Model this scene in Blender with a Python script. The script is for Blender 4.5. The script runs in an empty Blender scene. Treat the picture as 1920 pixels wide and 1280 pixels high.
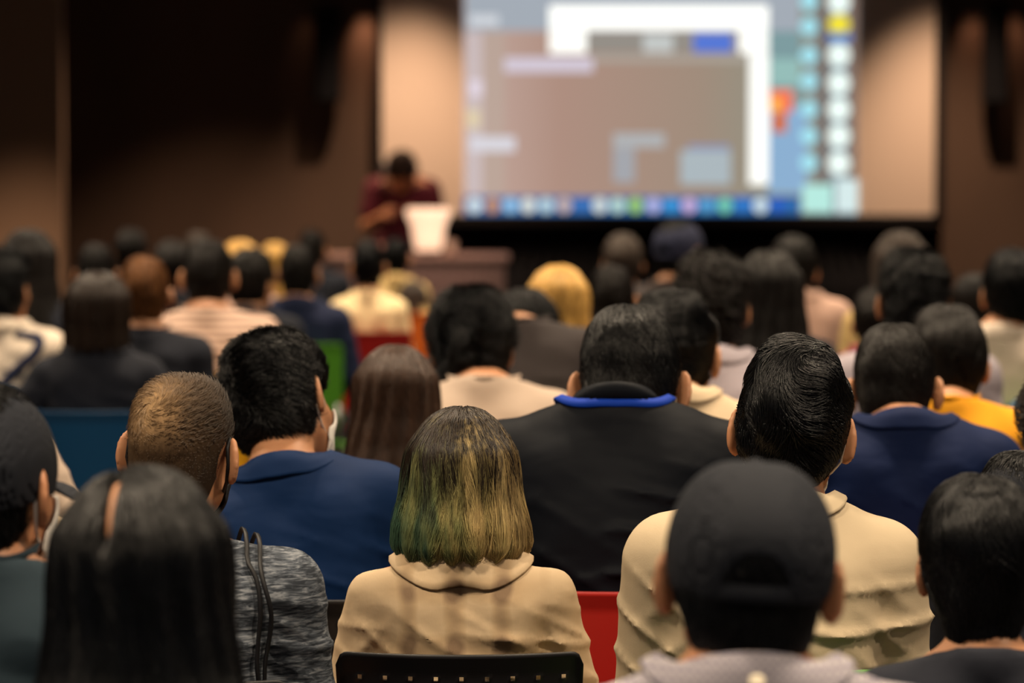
import bpy, math, random
import numpy as np
from mathutils import Matrix, Vector, Euler

# ------------------------------------------------------------------ camera, world, lights, exposure
SC = bpy.context.scene
COL = SC.collection
F_PX = 120.0 / 36.0 * 1920.0
CAMZ = 1.70
PITCH = math.atan(369.0 / F_PX)
cam_d = bpy.data.cameras.new('camera')
cam_d.lens = 120.0; cam_d.sensor_width = 36.0
cam_d.dof.use_dof = True
cam_d.dof.focus_distance = 5.65
cam_d.dof.aperture_fstop = 3.4
cam_d.clip_end = 100
cam = bpy.data.objects.new('camera', cam_d); COL.objects.link(cam)
cam.location = (0, 0, CAMZ)
cam.rotation_euler = (math.pi / 2 - PITCH, 0, 0)
SC.camera = cam

w = bpy.data.worlds.new('world'); SC.world = w; w.use_nodes = True
w.node_tree.nodes['Background'].inputs[0].default_value = (0.30, 0.52, 0.80, 1)
w.node_tree.nodes['Background'].inputs[1].default_value = 0.14

vs = SC.view_settings
vs.view_transform = 'Standard'; vs.look = 'None'; vs.gamma = 1.0; vs.use_curve_mapping = False
vs.exposure = 0.0
SC.cycles.use_denoising = True
SC.cycles.max_bounces = 5
SC.cycles.caustics_reflective = False; SC.cycles.caustics_refractive = False

CEIL = 4.1
BACK_Y = 25.8
WARM = (1.0, 0.80, 0.57)

def area(name, loc, size, power, col=WARM, rot=(0, 0, 0), spread=150):
    d = bpy.data.lights.new(name, 'AREA'); d.shape = 'DISK'; d.size = size
    d.energy = power; d.color = col; d.spread = math.radians(spread)
    o = bpy.data.objects.new(name, d); COL.objects.link(o)
    o.location = loc; o.rotation_euler = rot
    return o

def spot(name, loc, target, angle, power, col=WARM, blend=0.4, soft=0.05):
    d = bpy.data.lights.new(name, 'SPOT'); d.spot_size = math.radians(angle); d.spot_blend = blend
    d.energy = power; d.color = col; d.shadow_soft_size = soft
    o = bpy.data.objects.new(name, d); COL.objects.link(o)
    o.location = loc
    v = Vector(target) - Vector(loc)
    o.rotation_euler = v.to_track_quat('-Z', 'Y').to_euler()
    return o

# downlights of the hall: a grid over the audience
for gy, pw in ((0.6, 60), (4.2, 62), (7.8, 62), (11.4, 66), (15.0, 66), (18.2, 60)):
    for gx in (-3.0, -1.0, 1.0, 3.0):
        area('downlight', (gx, gy, CEIL - 0.12), 0.35, pw, spread=125)
# wall-washing downlights in front of the far wall
def at(px, py, Y):
    u = (px - 960.0) / F_PX; v = (640.0 - py) / F_PX
    c, s = math.cos(PITCH), math.sin(PITCH)
    d = Vector((u, c + v * s, -s + v * c))
    d *= Y / d.y
    return Vector((0, 0, CAMZ)) + d
for px, dy, ang, pw, wy in ((430, 1.8, 82, 620, BACK_Y), (770, 1.0, 68, 760, BACK_Y), (1270, 1.0, 60, 120, BACK_Y), (1760, 1.0, 68, 700, BACK_Y), (2000, 1.6, 66, 340, BACK_Y), (60, 1.25, 58, 1100, 23.0)):
    x = at(px, 300, wy).x
    spot('wall_washer', (x, wy - dy, CEIL - 0.1), (x, wy - dy, 0), ang, pw, col=(1.0, 0.62, 0.38), blend=0.8)

_p = at(790, 400, 23.0)
spot('presenter_fill', (_p.x + 0.5, 20.6, CEIL - 0.1), (_p.x, 23.2, 1.1), 34, 420, col=(1.0, 0.66, 0.5), blend=0.7)  # added fill spot that brightens the presenter and the table

# ------------------------------------------------------------------ helpers
def mat(name, col, rough=0.7, spec=0.3, metal=0.0, sss=0.0, emit=None, estr=1.0):
    m = bpy.data.materials.new(name); m.use_nodes = True
    b = m.node_tree.nodes['Principled BSDF']
    b.inputs['Base Color'].default_value = (*col, 1)
    b.inputs['Roughness'].default_value = rough
    b.inputs['Specular IOR Level'].default_value = spec
    b.inputs['Metallic'].default_value = metal
    if sss:
        b.inputs['Subsurface Weight'].default_value = sss
        b.inputs['Subsurface Radius'].default_value = (1.0, 0.35, 0.2)
        b.inputs['Subsurface Scale'].default_value = 0.01
    if emit:
        b.inputs['Emission Color'].default_value = (*emit, 1)
        b.inputs['Emission Strength'].default_value = estr
    return m

def nodes(m):
    nt = m.node_tree
    return nt, nt.nodes, nt.links, nt.nodes['Principled BSDF']

def coord(m, scale=(1, 1, 1), rot=(0, 0, 0)):
    nt, N, L, b = nodes(m)
    tc = N.new('ShaderNodeTexCoord'); mp = N.new('ShaderNodeMapping')
    mp.inputs['Scale'].default_value = scale; mp.inputs['Rotation'].default_value = rot
    L.new(tc.outputs['Object'], mp.inputs['Vector'])
    return mp.outputs['Vector']

def noise(m, vec, scale, detail=3, rough=0.5, dist=0.0):
    nt, N, L, b = nodes(m)
    n = N.new('ShaderNodeTexNoise'); n.inputs['Scale'].default_value = scale
    n.inputs['Detail'].default_value = detail; n.inputs['Roughness'].default_value = rough
    n.inputs['Distortion'].default_value = dist
    L.new(vec, n.inputs['Vector'])
    return n.outputs['Fac']

def ramp(m, fac, stops):
    nt, N, L, b = nodes(m)
    r = N.new('ShaderNodeValToRGB')
    e = r.color_ramp.elements
    e[0].position = stops[0][0]; e[0].color = (*stops[0][1], 1)
    e[1].position = stops[-1][0]; e[1].color = (*stops[-1][1], 1)
    for p, c in stops[1:-1]:
        q = e.new(p); q.color = (*c, 1)
    L.new(fac, r.inputs['Fac'])
    return r.outputs['Color']

def bump(m, fac, strength=0.3, dist=0.01, prev=None):
    nt, N, L, b = nodes(m)
    bp = N.new('ShaderNodeBump'); bp.inputs['Strength'].default_value = strength
    bp.inputs['Distance'].default_value = dist
    L.new(fac, bp.inputs['Height'])
    if prev is not None: L.new(prev, bp.inputs['Normal'])
    L.new(bp.outputs['Normal'], b.inputs['Normal'])
    return bp.outputs['Normal']

def base(m, colsock):
    nt, N, L, b = nodes(m); L.new(colsock, b.inputs['Base Color'])

_mc = {}
def cloth(col, wr=0.5, rough=0.85, spec=0.25, name='fabric'):
    k = ('cloth', col, wr, rough)
    if k in _mc: return _mc[k]
    m = mat(name, col, rough, spec)
    v = coord(m, (1, 1, 1.8))
    n1 = noise(m, v, 8, 2, 0.45, 0.3)
    nb = bump(m, n1, wr * 0.45, 0.012)
    v2 = coord(m, (1, 1, 1))
    n2 = noise(m, v2, 420, 2, 0.6)
    bump(m, n2, 0.12, 0.002, nb)
    n3 = noise(m, v2, 6, 3)
    base(m, ramp(m, n3, [(0.3, tuple(c * 0.88 for c in col)), (0.7, tuple(min(1, c * 1.08) for c in col))]))
    _mc[k] = m
    return m

def mesh_obj(name, V, Fc, m=None, parent=None, smooth=True):
    me = bpy.data.meshes.new(name)
    V = np.asarray(V, dtype=np.float32)
    if isinstance(Fc, np.ndarray) and Fc.ndim == 2:
        nf, k = Fc.shape
        me.vertices.add(len(V)); me.vertices.foreach_set('co', V.ravel())
        me.loops.add(nf * k); me.loops.foreach_set('vertex_index', Fc.astype(np.int32).ravel())
        me.polygons.add(nf); me.polygons.foreach_set('loop_start', np.arange(0, nf * k, k, dtype=np.int32))
        me.update(calc_edges=True)
    else:
        me.from_pydata([tuple(map(float, v)) for v in V], [], [tuple(f) for f in Fc]); me.update()
    if smooth and len(me.polygons): me.polygons.foreach_set('use_smooth', np.ones(len(me.polygons), dtype=bool))
    if m: me.materials.append(m)
    o = bpy.data.objects.new(name, me); COL.objects.link(o)
    if parent: o.parent = parent
    return o

def inst(name, me, parent=None, M=None, m=None):
    """an object that shares mesh data; the material may be its own"""
    o = bpy.data.objects.new(name, me); COL.objects.link(o)
    if parent: o.parent = parent
    if M is not None: o.matrix_local = M
    if m is not None and len(me.materials):
        o.material_slots[0].link = 'OBJECT'; o.material_slots[0].material = m
    return o

def tag(o, label=None, cat=None, group=None, kind=None):
    if label: o['label'] = label
    if cat: o['category'] = cat
    if group: o['group'] = group
    if kind: o['kind'] = kind
    return o

def empty(name, loc=(0, 0, 0), rz=0.0):
    o = bpy.data.objects.new(name, None); COL.objects.link(o)
    o.location = loc; o.rotation_euler = (0, 0, rz); o.empty_display_size = 0.1
    return o

def box_geo(c, s, bev=0.0):
    """a box with chamfered vertical and horizontal edges as one vertex and face list"""
    x, y, z = (q / 2 for q in s)
    b = min(bev, x * 0.9, y * 0.9, z * 0.9)
    if b <= 0:
        V = [(sx * x, sy * y, sz * z) for sx in (-1, 1) for sy in (-1, 1) for sz in (-1, 1)]
        Fc = [(0, 1, 3, 2), (4, 6, 7, 5), (0, 4, 5, 1), (2, 3, 7, 6), (0, 2, 6, 4), (1, 5, 7, 3)]
    else:
        rings = []
        for zz, ins in ((-z, b), (-z + b, 0), (z - b, 0), (z, b)):
            xx, yy, cc = x - ins, y - ins, b
            rings.append([(xx, -yy + cc, zz), (xx, yy - cc, zz), (xx - cc, yy, zz), (-xx + cc, yy, zz), (-xx, yy - cc, zz), (-xx, -yy + cc, zz), (-xx + cc, -yy, zz), (xx - cc, -yy, zz)])
        V = [v for r in rings for v in r]; Fc = [tuple(range(7, -1, -1)), tuple(range(24, 32))]
        for r in range(3):
            for i in range(8):
                j = (i + 1) % 8
                Fc.append((r * 8 + i, r * 8 + j, r * 8 + 8 + j, r * 8 + 8 + i))
    V = [(v[0] + c[0], v[1] + c[1], v[2] + c[2]) for v in V]
    return V, Fc

def box(name, c, s, m, parent=None, bev=0.0):
    V, Fc = box_geo(c, s, bev)
    return mesh_obj(name, V, Fc, m, parent, smooth=False)

def tube_geo(pts, rad, sides=8, closed=False):
    pts = [Vector(p) for p in pts]; n = len(pts)
    if not hasattr(rad, '__len__'): rad = [rad] * n
    V = []; Fc = []; up = Vector((0, 0, 1)); prevn = None
    for i, p in enumerate(pts):
        if closed: t = pts[(i + 1) % n] - pts[i - 1]
        else: t = pts[min(i + 1, n - 1)] - pts[max(i - 1, 0)]
        t.normalize()
        if prevn is None:
            a = up if abs(t.z) < 0.9 else Vector((1, 0, 0))
            nn = (a - t * a.dot(t)).normalized()
        else:
            nn = (prevn - t * prevn.dot(t)).normalized()
        prevn = nn; bb = t.cross(nn)
        for k in range(sides):
            a = 2 * math.pi * k / sides
            V.append(p + (nn * math.cos(a) + bb * math.sin(a)) * rad[i])
    m = n if closed else n - 1
    for i in range(m):
        i2 = (i + 1) % n
        for k in range(sides):
            k2 = (k + 1) % sides
            Fc.append((i * sides + k, i * sides + k2, i2 * sides + k2, i2 * sides + k))
    if not closed:
        Fc.append(tuple(range(sides - 1, -1, -1))); Fc.append(tuple((n - 1) * sides + k for k in range(sides)))
    return V, Fc

def tube(name, pts, rad, m, parent=None, sides=8, closed=False):
    V, Fc = tube_geo(pts, rad, sides, closed)
    return mesh_obj(name, V, Fc, m, parent)

def lathe_geo(prof, n=32, sx=1.0, sy=1.0, cap=True):
    V = []; Fc = []
    for r, z in prof:
        for k in range(n):
            a = 2 * math.pi * k / n
            V.append((r * sx * math.cos(a), r * sy * math.sin(a), z))
    for i in range(len(prof) - 1):
        for k in range(n):
            k2 = (k + 1) % n
            Fc.append((i * n + k, i * n + k2, (i + 1) * n + k2, (i + 1) * n + k))
    if cap:
        Fc.append(tuple(range(n - 1, -1, -1))); Fc.append(tuple((len(prof) - 1) * n + k for k in range(n)))
    return V, Fc

def join_geo(parts):
    V = []; Fc = []
    for v, f in parts:
        o = len(V); V += [tuple(q) for q in v]; Fc += [tuple(i + o for i in g) for g in f]
    return V, Fc

# ------------------------------------------------------------------ distance fields
def ell(P, c, r):
    q0 = (P[0] - c[0]) / r[0]; q1 = (P[1] - c[1]) / r[1]; q2 = (P[2] - c[2]) / r[2]
    k0 = np.sqrt(q0 * q0 + q1 * q1 + q2 * q2)
    k1 = np.sqrt((q0 / r[0]) ** 2 + (q1 / r[1]) ** 2 + (q2 / r[2]) ** 2) + 1e-9
    return k0 * (k0 - 1.0) / k1

def rcap(P, a, b, ra, rb, sy=1.0):
    """tapered capsule; sy < 1 makes it flatter in y"""
    ax, ay, az = a; bx, by, bz = b
    px = P[0] - ax; py = (P[1] - ay) / sy; pz = P[2] - az
    dx = bx - ax; dy = (by - ay) / sy; dz = bz - az
    h = np.clip((px * dx + py * dy + pz * dz) / (dx * dx + dy * dy + dz * dz), 0, 1)
    return (np.sqrt((px - dx * h) ** 2 + (py - dy * h) ** 2 + (pz - dz * h) ** 2) - (ra + (rb - ra) * h)) * min(1.0, sy + 0.1)

def smin(a, b, k):
    h = np.clip(0.5 + 0.5 * (b - a) / k, 0, 1)
    return b * (1 - h) + a * h - k * h * (1 - h)

def smax(a, b, k): return -smin(-a, -b, k)

def fn(P, scale, seed, n=7):
    """smooth pseudo noise, about -1..1"""
    r = np.random.RandomState(seed); out = 0
    for i in range(n):
        d = r.normal(size=3); d /= np.linalg.norm(d); k = scale * (0.6 + 1.1 * r.rand())
        ph = r.rand() * 6.28
        out = out + np.sin((P[0] * d[0] + P[1] * d[1] + P[2] * d[2]) * k + ph)
    return out / (n * 0.45)

def xf(P, M):
    """points through a 4x4 matrix"""
    return [P[0] * M[i][0] + P[1] * M[i][1] + P[2] * M[i][2] + M[i][3] for i in range(3)]

def axis_pts(lo, hi, fine_lo, fine_hi, hf, hc):
    pts = []; x = lo
    while x < hi:
        pts.append(x)
        if fine_lo - hc < x < fine_hi: x += hf
        else: x += hc
    pts.append(x)
    return np.array(pts, dtype=np.float32)

def grid(ax, ay, az):
    return [ax[:, None, None], ay[None, :, None], az[None, None, :]]

def snets(ax, ay, az, Vv):
    Vv = np.ascontiguousarray(np.broadcast_to(Vv, (len(ax), len(ay), len(az)))).astype(np.float32)
    ins = Vv < 0
    off = [(0, 0, 0), (1, 0, 0), (0, 1, 0), (1, 1, 0), (0, 0, 1), (1, 0, 1), (0, 1, 1), (1, 1, 1)]
    nx, ny, nz = Vv.shape
    cnt = np.zeros((nx - 1, ny - 1, nz - 1), np.int8)
    for a, b, c in off: cnt += ins[a:nx - 1 + a, b:ny - 1 + b, c:nz - 1 + c]
    mask = (cnt > 0) & (cnt < 8)
    I = np.argwhere(mask)
    idm = -np.ones(mask.shape, np.int32); idm[mask] = np.arange(len(I))
    cv = np.stack([Vv[I[:, 0] + a, I[:, 1] + b, I[:, 2] + c] for a, b, c in off], 1)
    offa = np.array(off, np.float32)
    acc = np.zeros((len(I), 3), np.float32); num = np.zeros(len(I), np.float32)
    for e0 in range(8):
        for e1 in range(e0 + 1, 8):
            if np.abs(offa[e0] - offa[e1]).sum() != 1: continue
            s = (cv[:, e0] < 0) != (cv[:, e1] < 0)
            t = cv[s, e0] / (cv[s, e0] - cv[s, e1])
            acc[s] += offa[e0] + (offa[e1] - offa[e0]) * t[:, None]; num[s] += 1
    u = acc / num[:, None]
    W = np.empty((len(I), 3), np.float32)
    for k, A in enumerate((ax, ay, az)):
        W[:, k] = A[I[:, k]] + (A[I[:, k] + 1] - A[I[:, k]]) * u[:, k]
    faces = []
    # x edges
    s = ins[:-1, 1:-1, 1:-1] != ins[1:, 1:-1, 1:-1]; E = np.argwhere(s); i, j, k = E[:, 0], E[:, 1] + 1, E[:, 2] + 1
    q = np.stack([idm[i, j - 1, k - 1], idm[i, j, k - 1], idm[i, j, k], idm[i, j - 1, k]], 1)
    fl = ~ins[i, j, k]; q[fl] = q[fl][:, ::-1]; faces.append(q)
    s = ins[1:-1, :-1, 1:-1] != ins[1:-1, 1:, 1:-1]; E = np.argwhere(s); i, j, k = E[:, 0] + 1, E[:, 1], E[:, 2] + 1
    q = np.stack([idm[i - 1, j, k - 1], idm[i - 1, j, k], idm[i, j, k], idm[i, j, k - 1]], 1)
    fl = ~ins[i, j, k]; q[fl] = q[fl][:, ::-1]; faces.append(q)
    s = ins[1:-1, 1:-1, :-1] != ins[1:-1, 1:-1, 1:]; E = np.argwhere(s); i, j, k = E[:, 0] + 1, E[:, 1] + 1, E[:, 2]
    q = np.stack([idm[i - 1, j - 1, k], idm[i, j - 1, k], idm[i, j, k], idm[i - 1, j, k]], 1)
    fl = ~ins[i, j, k]; q[fl] = q[fl][:, ::-1]; faces.append(q)
    return W, np.concatenate(faces)

def sdf_mesh(name, f, lo, hi, h, m=None):
    A = [np.arange(lo[k], hi[k] + h, h, dtype=np.float32) for k in range(3)]
    V, Fc = snets(*A, f(grid(*A)))
    o = mesh_obj(name, V, Fc, m)
    me = o.data; bpy.data.objects.remove(o)
    return me

# ------------------------------------------------------------------ the head (head space: origin between the ears, face towards +y)
def flatx(P, w=0.014): return [np.maximum(np.abs(P[0]) - w, 0), P[1], P[2]]

def skull(P, t=0.0):
    return ell(flatx(P), (0, -0.012, 0.035), (0.062 + t, 0.096 + t, 0.09 + t))

def head_sdf(P, ear=1.0):
    d = skull(P)
    Q = [np.abs(P[0]) + 0 * P[1], P[1] + 0 * P[0], P[2] + 0 * P[0]]
    d = smin(d, ell(P, (0, 0.035, -0.03), (0.06, 0.062, 0.078)), 0.03)
    d = smin(d, rcap(Q, (0.045, 0.018, -0.055), (0.012, 0.075, -0.09), 0.02, 0.019), 0.02)
    d = smin(d, rcap(Q, (0.0, 0.082, 0.032), (0.035, 0.072, 0.036), 0.013, 0.011), 0.012)
    d = smin(d, ell(Q, (0.042, 0.055, -0.018), (0.022, 0.026, 0.022)), 0.02)
    d = smax(d, -ell(Q, (0.031, 0.1, 0.012), (0.016, 0.016, 0.011)), 0.012)
    d = smin(d, ell(Q, (0.031, 0.078, 0.012), (0.012, 0.012, 0.012)), 0.003)
    d = smin(d, rcap(P, (0, 0.088, 0.02), (0, 0.11, -0.02), 0.007, 0.012), 0.01)
    d = smin(d, ell(Q, (0.011, 0.1, -0.024), (0.008, 0.011, 0.008)), 0.006)
    d = smin(d, ell(P, (0, 0.09, -0.048), (0.024, 0.013, 0.006)), 0.004)
    d = smin(d, ell(P, (0, 0.088, -0.06), (0.021, 0.013, 0.007)), 0.004)
    # ears: a cupped shell turned out from the head
    a = math.radians(38); ca, sa = math.cos(a), math.sin(a)
    ex, ey, ez = Q[0] - 0.0895, Q[1] + 0.010, Q[2] - 0.0
    u = ex * ca - (-ey) * sa; v = ex * sa - ey * ca       # u across, v backwards
    ez2 = ez + 0.25 * v
    R = [u, v, ez2]
    e = ell(R, (0, 0.002, 0.002), (0.0075, 0.019 * ear, 0.033 * ear))
    e = smin(e, ell(R, (0.0, -0.004, -0.026), (0.006, 0.010, 0.012)), 0.006)
    e = smax(e, -ell(R, (0.008, 0.0, 0.004), (0.007, 0.012, 0.021)), 0.004)
    d = smin(d, e, 0.006)
    return d

def head_matrix(yaw, pitch, roll, off):
    """yaw turns left(+), pitch nods forward(+), roll tilts to the right(+)"""
    piv = Matrix.Translation((off[0] * 0.5, -0.03 + off[1] * 0.5, 1.085 + off[2] * 0.5))
    R = Euler((-math.radians(pitch), math.radians(roll), math.radians(yaw)), 'XYZ').to_matrix().to_4x4()
    return piv @ R @ Matrix.Translation((off[0] * 0.5, 0.045 + off[1] * 0.5, 0.1 + off[2] * 0.5))

BUILD = {'m': (1.0, 1.0, 1.0), 'f': (0.88, 0.9, 0.86), 's': (1.08, 1.12, 1.08)}   # widths, depths, limb radii

# arm poses: shoulder is given by the build; elbow and wrist in body space for the right side (x > 0)
ARMS = {'lap': ((0.208, 0.03, 0.73), (0.12, 0.28, 0.64)),
        'wide': ((0.235, 0.02, 0.75), (0.14, 0.25, 0.64)),
        'front': ((0.22, 0.16, 0.76), (0.07, 0.33, 0.82)),
        'open': ((0.30, -0.03, 0.77), (0.20, 0.2, 0.68)),
        'hold': ((0.235, 0.14, 0.78), (0.13, 0.34, 0.99))}

def torso_sdf(P, b, g=0.0):
    wx, wy, wl = BUILD[b]
    d = ell(P, (0, -0.01, 0.885), (0.158 * wx + g, 0.108 * wy + g, 0.185 + g))
    d = smin(d, ell(P, (0, 0.0, 0.69), (0.142 * wx + g, 0.10 * wy + g, 0.16 + g)), 0.06)
    d = smin(d, ell(P, (0, 0.005, 0.575), (0.168 * wx + g, 0.122 * wy + g, 0.115 + g)), 0.05)
    Q = [np.abs(P[0]) + 0 * P[1] + 0 * P[2], P[1] + 0 * P[0], P[2] + 0 * P[0]]
    d = smin(d, rcap(Q, (0.015, -0.045, 1.065), (0.15 * wx, -0.025, 1.0), 0.048 + g, 0.046 * wl + g), 0.05)
    d = smin(d, rcap(Q, (0.09 * wx, -0.065, 0.97), (0.085 * wx, -0.055, 0.86), 0.055 + g, 0.055 + g), 0.04)
    if b == 'f': d = smin(d, ell(Q, (0.07, 0.09, 0.885), (0.06 + g, 0.055 + g, 0.06 + g)), 0.03)
    return d

def arm_pts(b, side, pose):
    wx = BUILD[b][0]
    e, h = ARMS[pose]
    return (side * 0.178 * wx, -0.02, 0.99), (side * e[0] * (wx * 0.5 + 0.5), e[1], e[2]), (side * h[0], h[1], h[2])

def arm_sdf(P, b, side, pose, g=0.0, to=2.0):
    wl = BUILD[b][2]
    s, e, h = arm_pts(b, side, pose)
    t1 = min(1.0, to)
    e2 = tuple(s[i] + (e[i] - s[i]) * t1 for i in range(3))
    d = rcap(P, s, e2, 0.052 * wl + g, (0.052 - 0.012 * t1) * wl + g)
    if to > 1:
        t2 = to - 1
        h2 = tuple(e[i] + (h[i] - e[i]) * t2 for i in range(3))
        d = smin(d, rcap(P, e, h2, 0.04 * wl + g, (0.04 - 0.014 * t2) * wl + g), 0.02)
    return d

def leg_sdf(P, b, side, g=0.0, stand=False, spread=1.0):
    wl = BUILD[b][2]
    if stand:
        d = rcap(P, (side * 0.09, 0.0, 0.52), (side * 0.1, 0.0, 0.02), 0.085 * wl + g, 0.055 + g)
        return smin(d, rcap(P, (side * 0.1, 0.0, 0.02), (side * 0.105, -0.02, -0.40), 0.055 + g, 0.038 + g), 0.02)
    k = (side * 0.135 * spread, 0.44, 0.505)
    d = rcap(P, (side * 0.09, 0.03, 0.535), k, 0.083 * wl + g, 0.058 + g)
    return smin(d, rcap(P, k, (side * 0.13 * spread, 0.42, 0.09), 0.055 + g, 0.036 + g), 0.02)

def lean_matrix(lean, side):
    piv = Matrix.Translation((0, 0, 0.58))
    return piv @ Euler((-math.radians(lean), math.radians(side), 0), 'XYZ').to_matrix().to_4x4() @ piv.inverted()

_hand = {}
def hand_geo():
    """a relaxed right hand: palm, five bent fingers; fingers point to +y, back of the hand to +z"""
    if 'h' in _hand: return _hand['h']
    def f(P):
        d = ell(P, (0, 0.045, 0), (0.038, 0.05, 0.015))
        d = smin(d, rcap(P, (0, -0.03, 0), (0, 0.02, 0), 0.024, 0.026, 0.8), 0.015)
        for x, L, r in ((-0.03, 0.066, 0.0085), (-0.010, 0.076, 0.009), (0.011, 0.07, 0.0085), (0.03, 0.055, 0.0075)):
            a = (x, 0.078, 0.0); bb = (x * 1.15, 0.078 + L * 0.5, -0.006); c = (x * 1.2, 0.078 + L * 0.8, -0.026); e = (x * 1.2, 0.078 + L * 0.85, -0.045)
            q = smin(rcap(P, a, bb, r * 1.1, r), smin(rcap(P, bb, c, r, r * 0.92), rcap(P, c, e, r * 0.92, r * 0.8), 0.003), 0.003)
            d = smin(d, q, 0.004)
        t = smin(rcap(P, (-0.02, 0.015, -0.004), (-0.05, 0.05, -0.012), 0.015, 0.011), rcap(P, (-0.05, 0.05, -0.012), (-0.048, 0.085, -0.022), 0.011, 0.009), 0.004)
        return smin(d, t, 0.008)
    h = 0.004
    A = [np.arange(-0.075, 0.06, h, dtype=np.float32), np.arange(-0.065, 0.165, h, dtype=np.float32), np.arange(-0.065, 0.035, h, dtype=np.float32)]
    _hand['h'] = snets(*A, f(grid(*A)))
    return _hand['h']

def place_hand(V, Fc, b, side, pose, LM):
    s, e, h = arm_pts(b, side, pose)
    e, h = Vector(e), Vector(h)
    y = (h - e).normalized()
    up = Vector((side * 0.25, 0, 1)) if pose != 'hold' else Vector((side * 1.0, -0.4, 0.1))
    z = (up - y * up.dot(y)).normalized(); x = y.cross(z)
    M = Matrix((x, y, z)).transposed().to_4x4(); M.translation = h
    if side < 0: M = M @ Matrix.Scale(-1, 4, (1, 0, 0))
    M = LM @ M
    A = np.array(M); W = V @ A[:3, :3].T + A[:3, 3]
    return W, (Fc[:, ::-1] if side < 0 else Fc)

_body = {}
def body_mesh(b, yaw, pitch, roll, off, lean, slean, pose, res, stand=False, ear=1.14):
    key = ('B', b, yaw, pitch, roll, off, lean, slean, pose, res, stand, ear)
    if key in _body: return _body[key]
    LM = lean_matrix(lean, slean); LI = LM.inverted()
    HM = LM @ head_matrix(yaw, pitch, roll, off); HI = HM.inverted()
    hc = HM.translation
    hf, hcx = (0.0045, 0.013) if res == 'hi' else ((0.006, 0.016) if res == 'mid' else (0.008, 0.02))
    ax = axis_pts(-0.40, 0.40, hc.x - 0.115, hc.x + 0.115, hf, hcx)
    ay = axis_pts(-0.26, 0.62, hc.y - 0.13, hc.y + 0.135, hf, hcx)
    az = axis_pts(-0.5 if stand else 0.0, hc.z + 0.15, hc.z - 0.14, hc.z + 0.15, hf, hcx)
    P = grid(ax, ay, az)
    U = xf(P, LI)
    d = torso_sdf(U, b)
    hp = HM @ Vector((0, -0.02, -0.045)); npt = LI @ hp
    wl = BUILD[b][2]
    d = smin(d, rcap(U, (0, -0.035, 1.04), tuple(npt), 0.062 * wl, 0.058 * wl), 0.03)
    for sd in (1, -1):
        d = smin(d, arm_sdf(U, b, sd, pose), 0.035)
        d = smin(d, leg_sdf(P, b, sd, 0, stand), 0.03)
        if not stand:
            d = smin(d, rcap(P, (sd * 0.13, 0.41, 0.045), (sd * 0.14, 0.56, 0.03), 0.036, 0.026), 0.03)
        else:
            d = smin(d, rcap(P, (sd * 0.105, -0.02, -0.41), (sd * 0.12, 0.13, -0.425), 0.036, 0.026), 0.03)
    k = int(np.searchsorted(az, hc.z - 0.17))
    Hs = xf([P[0], P[1], P[2][:, :, k:]], HI)
    d = np.array(np.broadcast_to(d, (len(ax), len(ay), len(az))))
    d[:, :, k:] = smin(d[:, :, k:], head_sdf(Hs, ear), 0.016)
    V, Fc = snets(ax, ay, az, d)
    hv, hfc = hand_geo()
    for sd in (1, -1):
        w2, f2 = place_hand(hv, hfc, b, sd, pose, LM)
        Fc = np.concatenate([Fc, f2 + len(V)]); V = np.concatenate([V, w2])
    o = mesh_obj('body', V, Fc, skin_default); me = o.data; bpy.data.objects.remove(o)
    _body[key] = (me, LM, HM)
    return _body[key]

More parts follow.
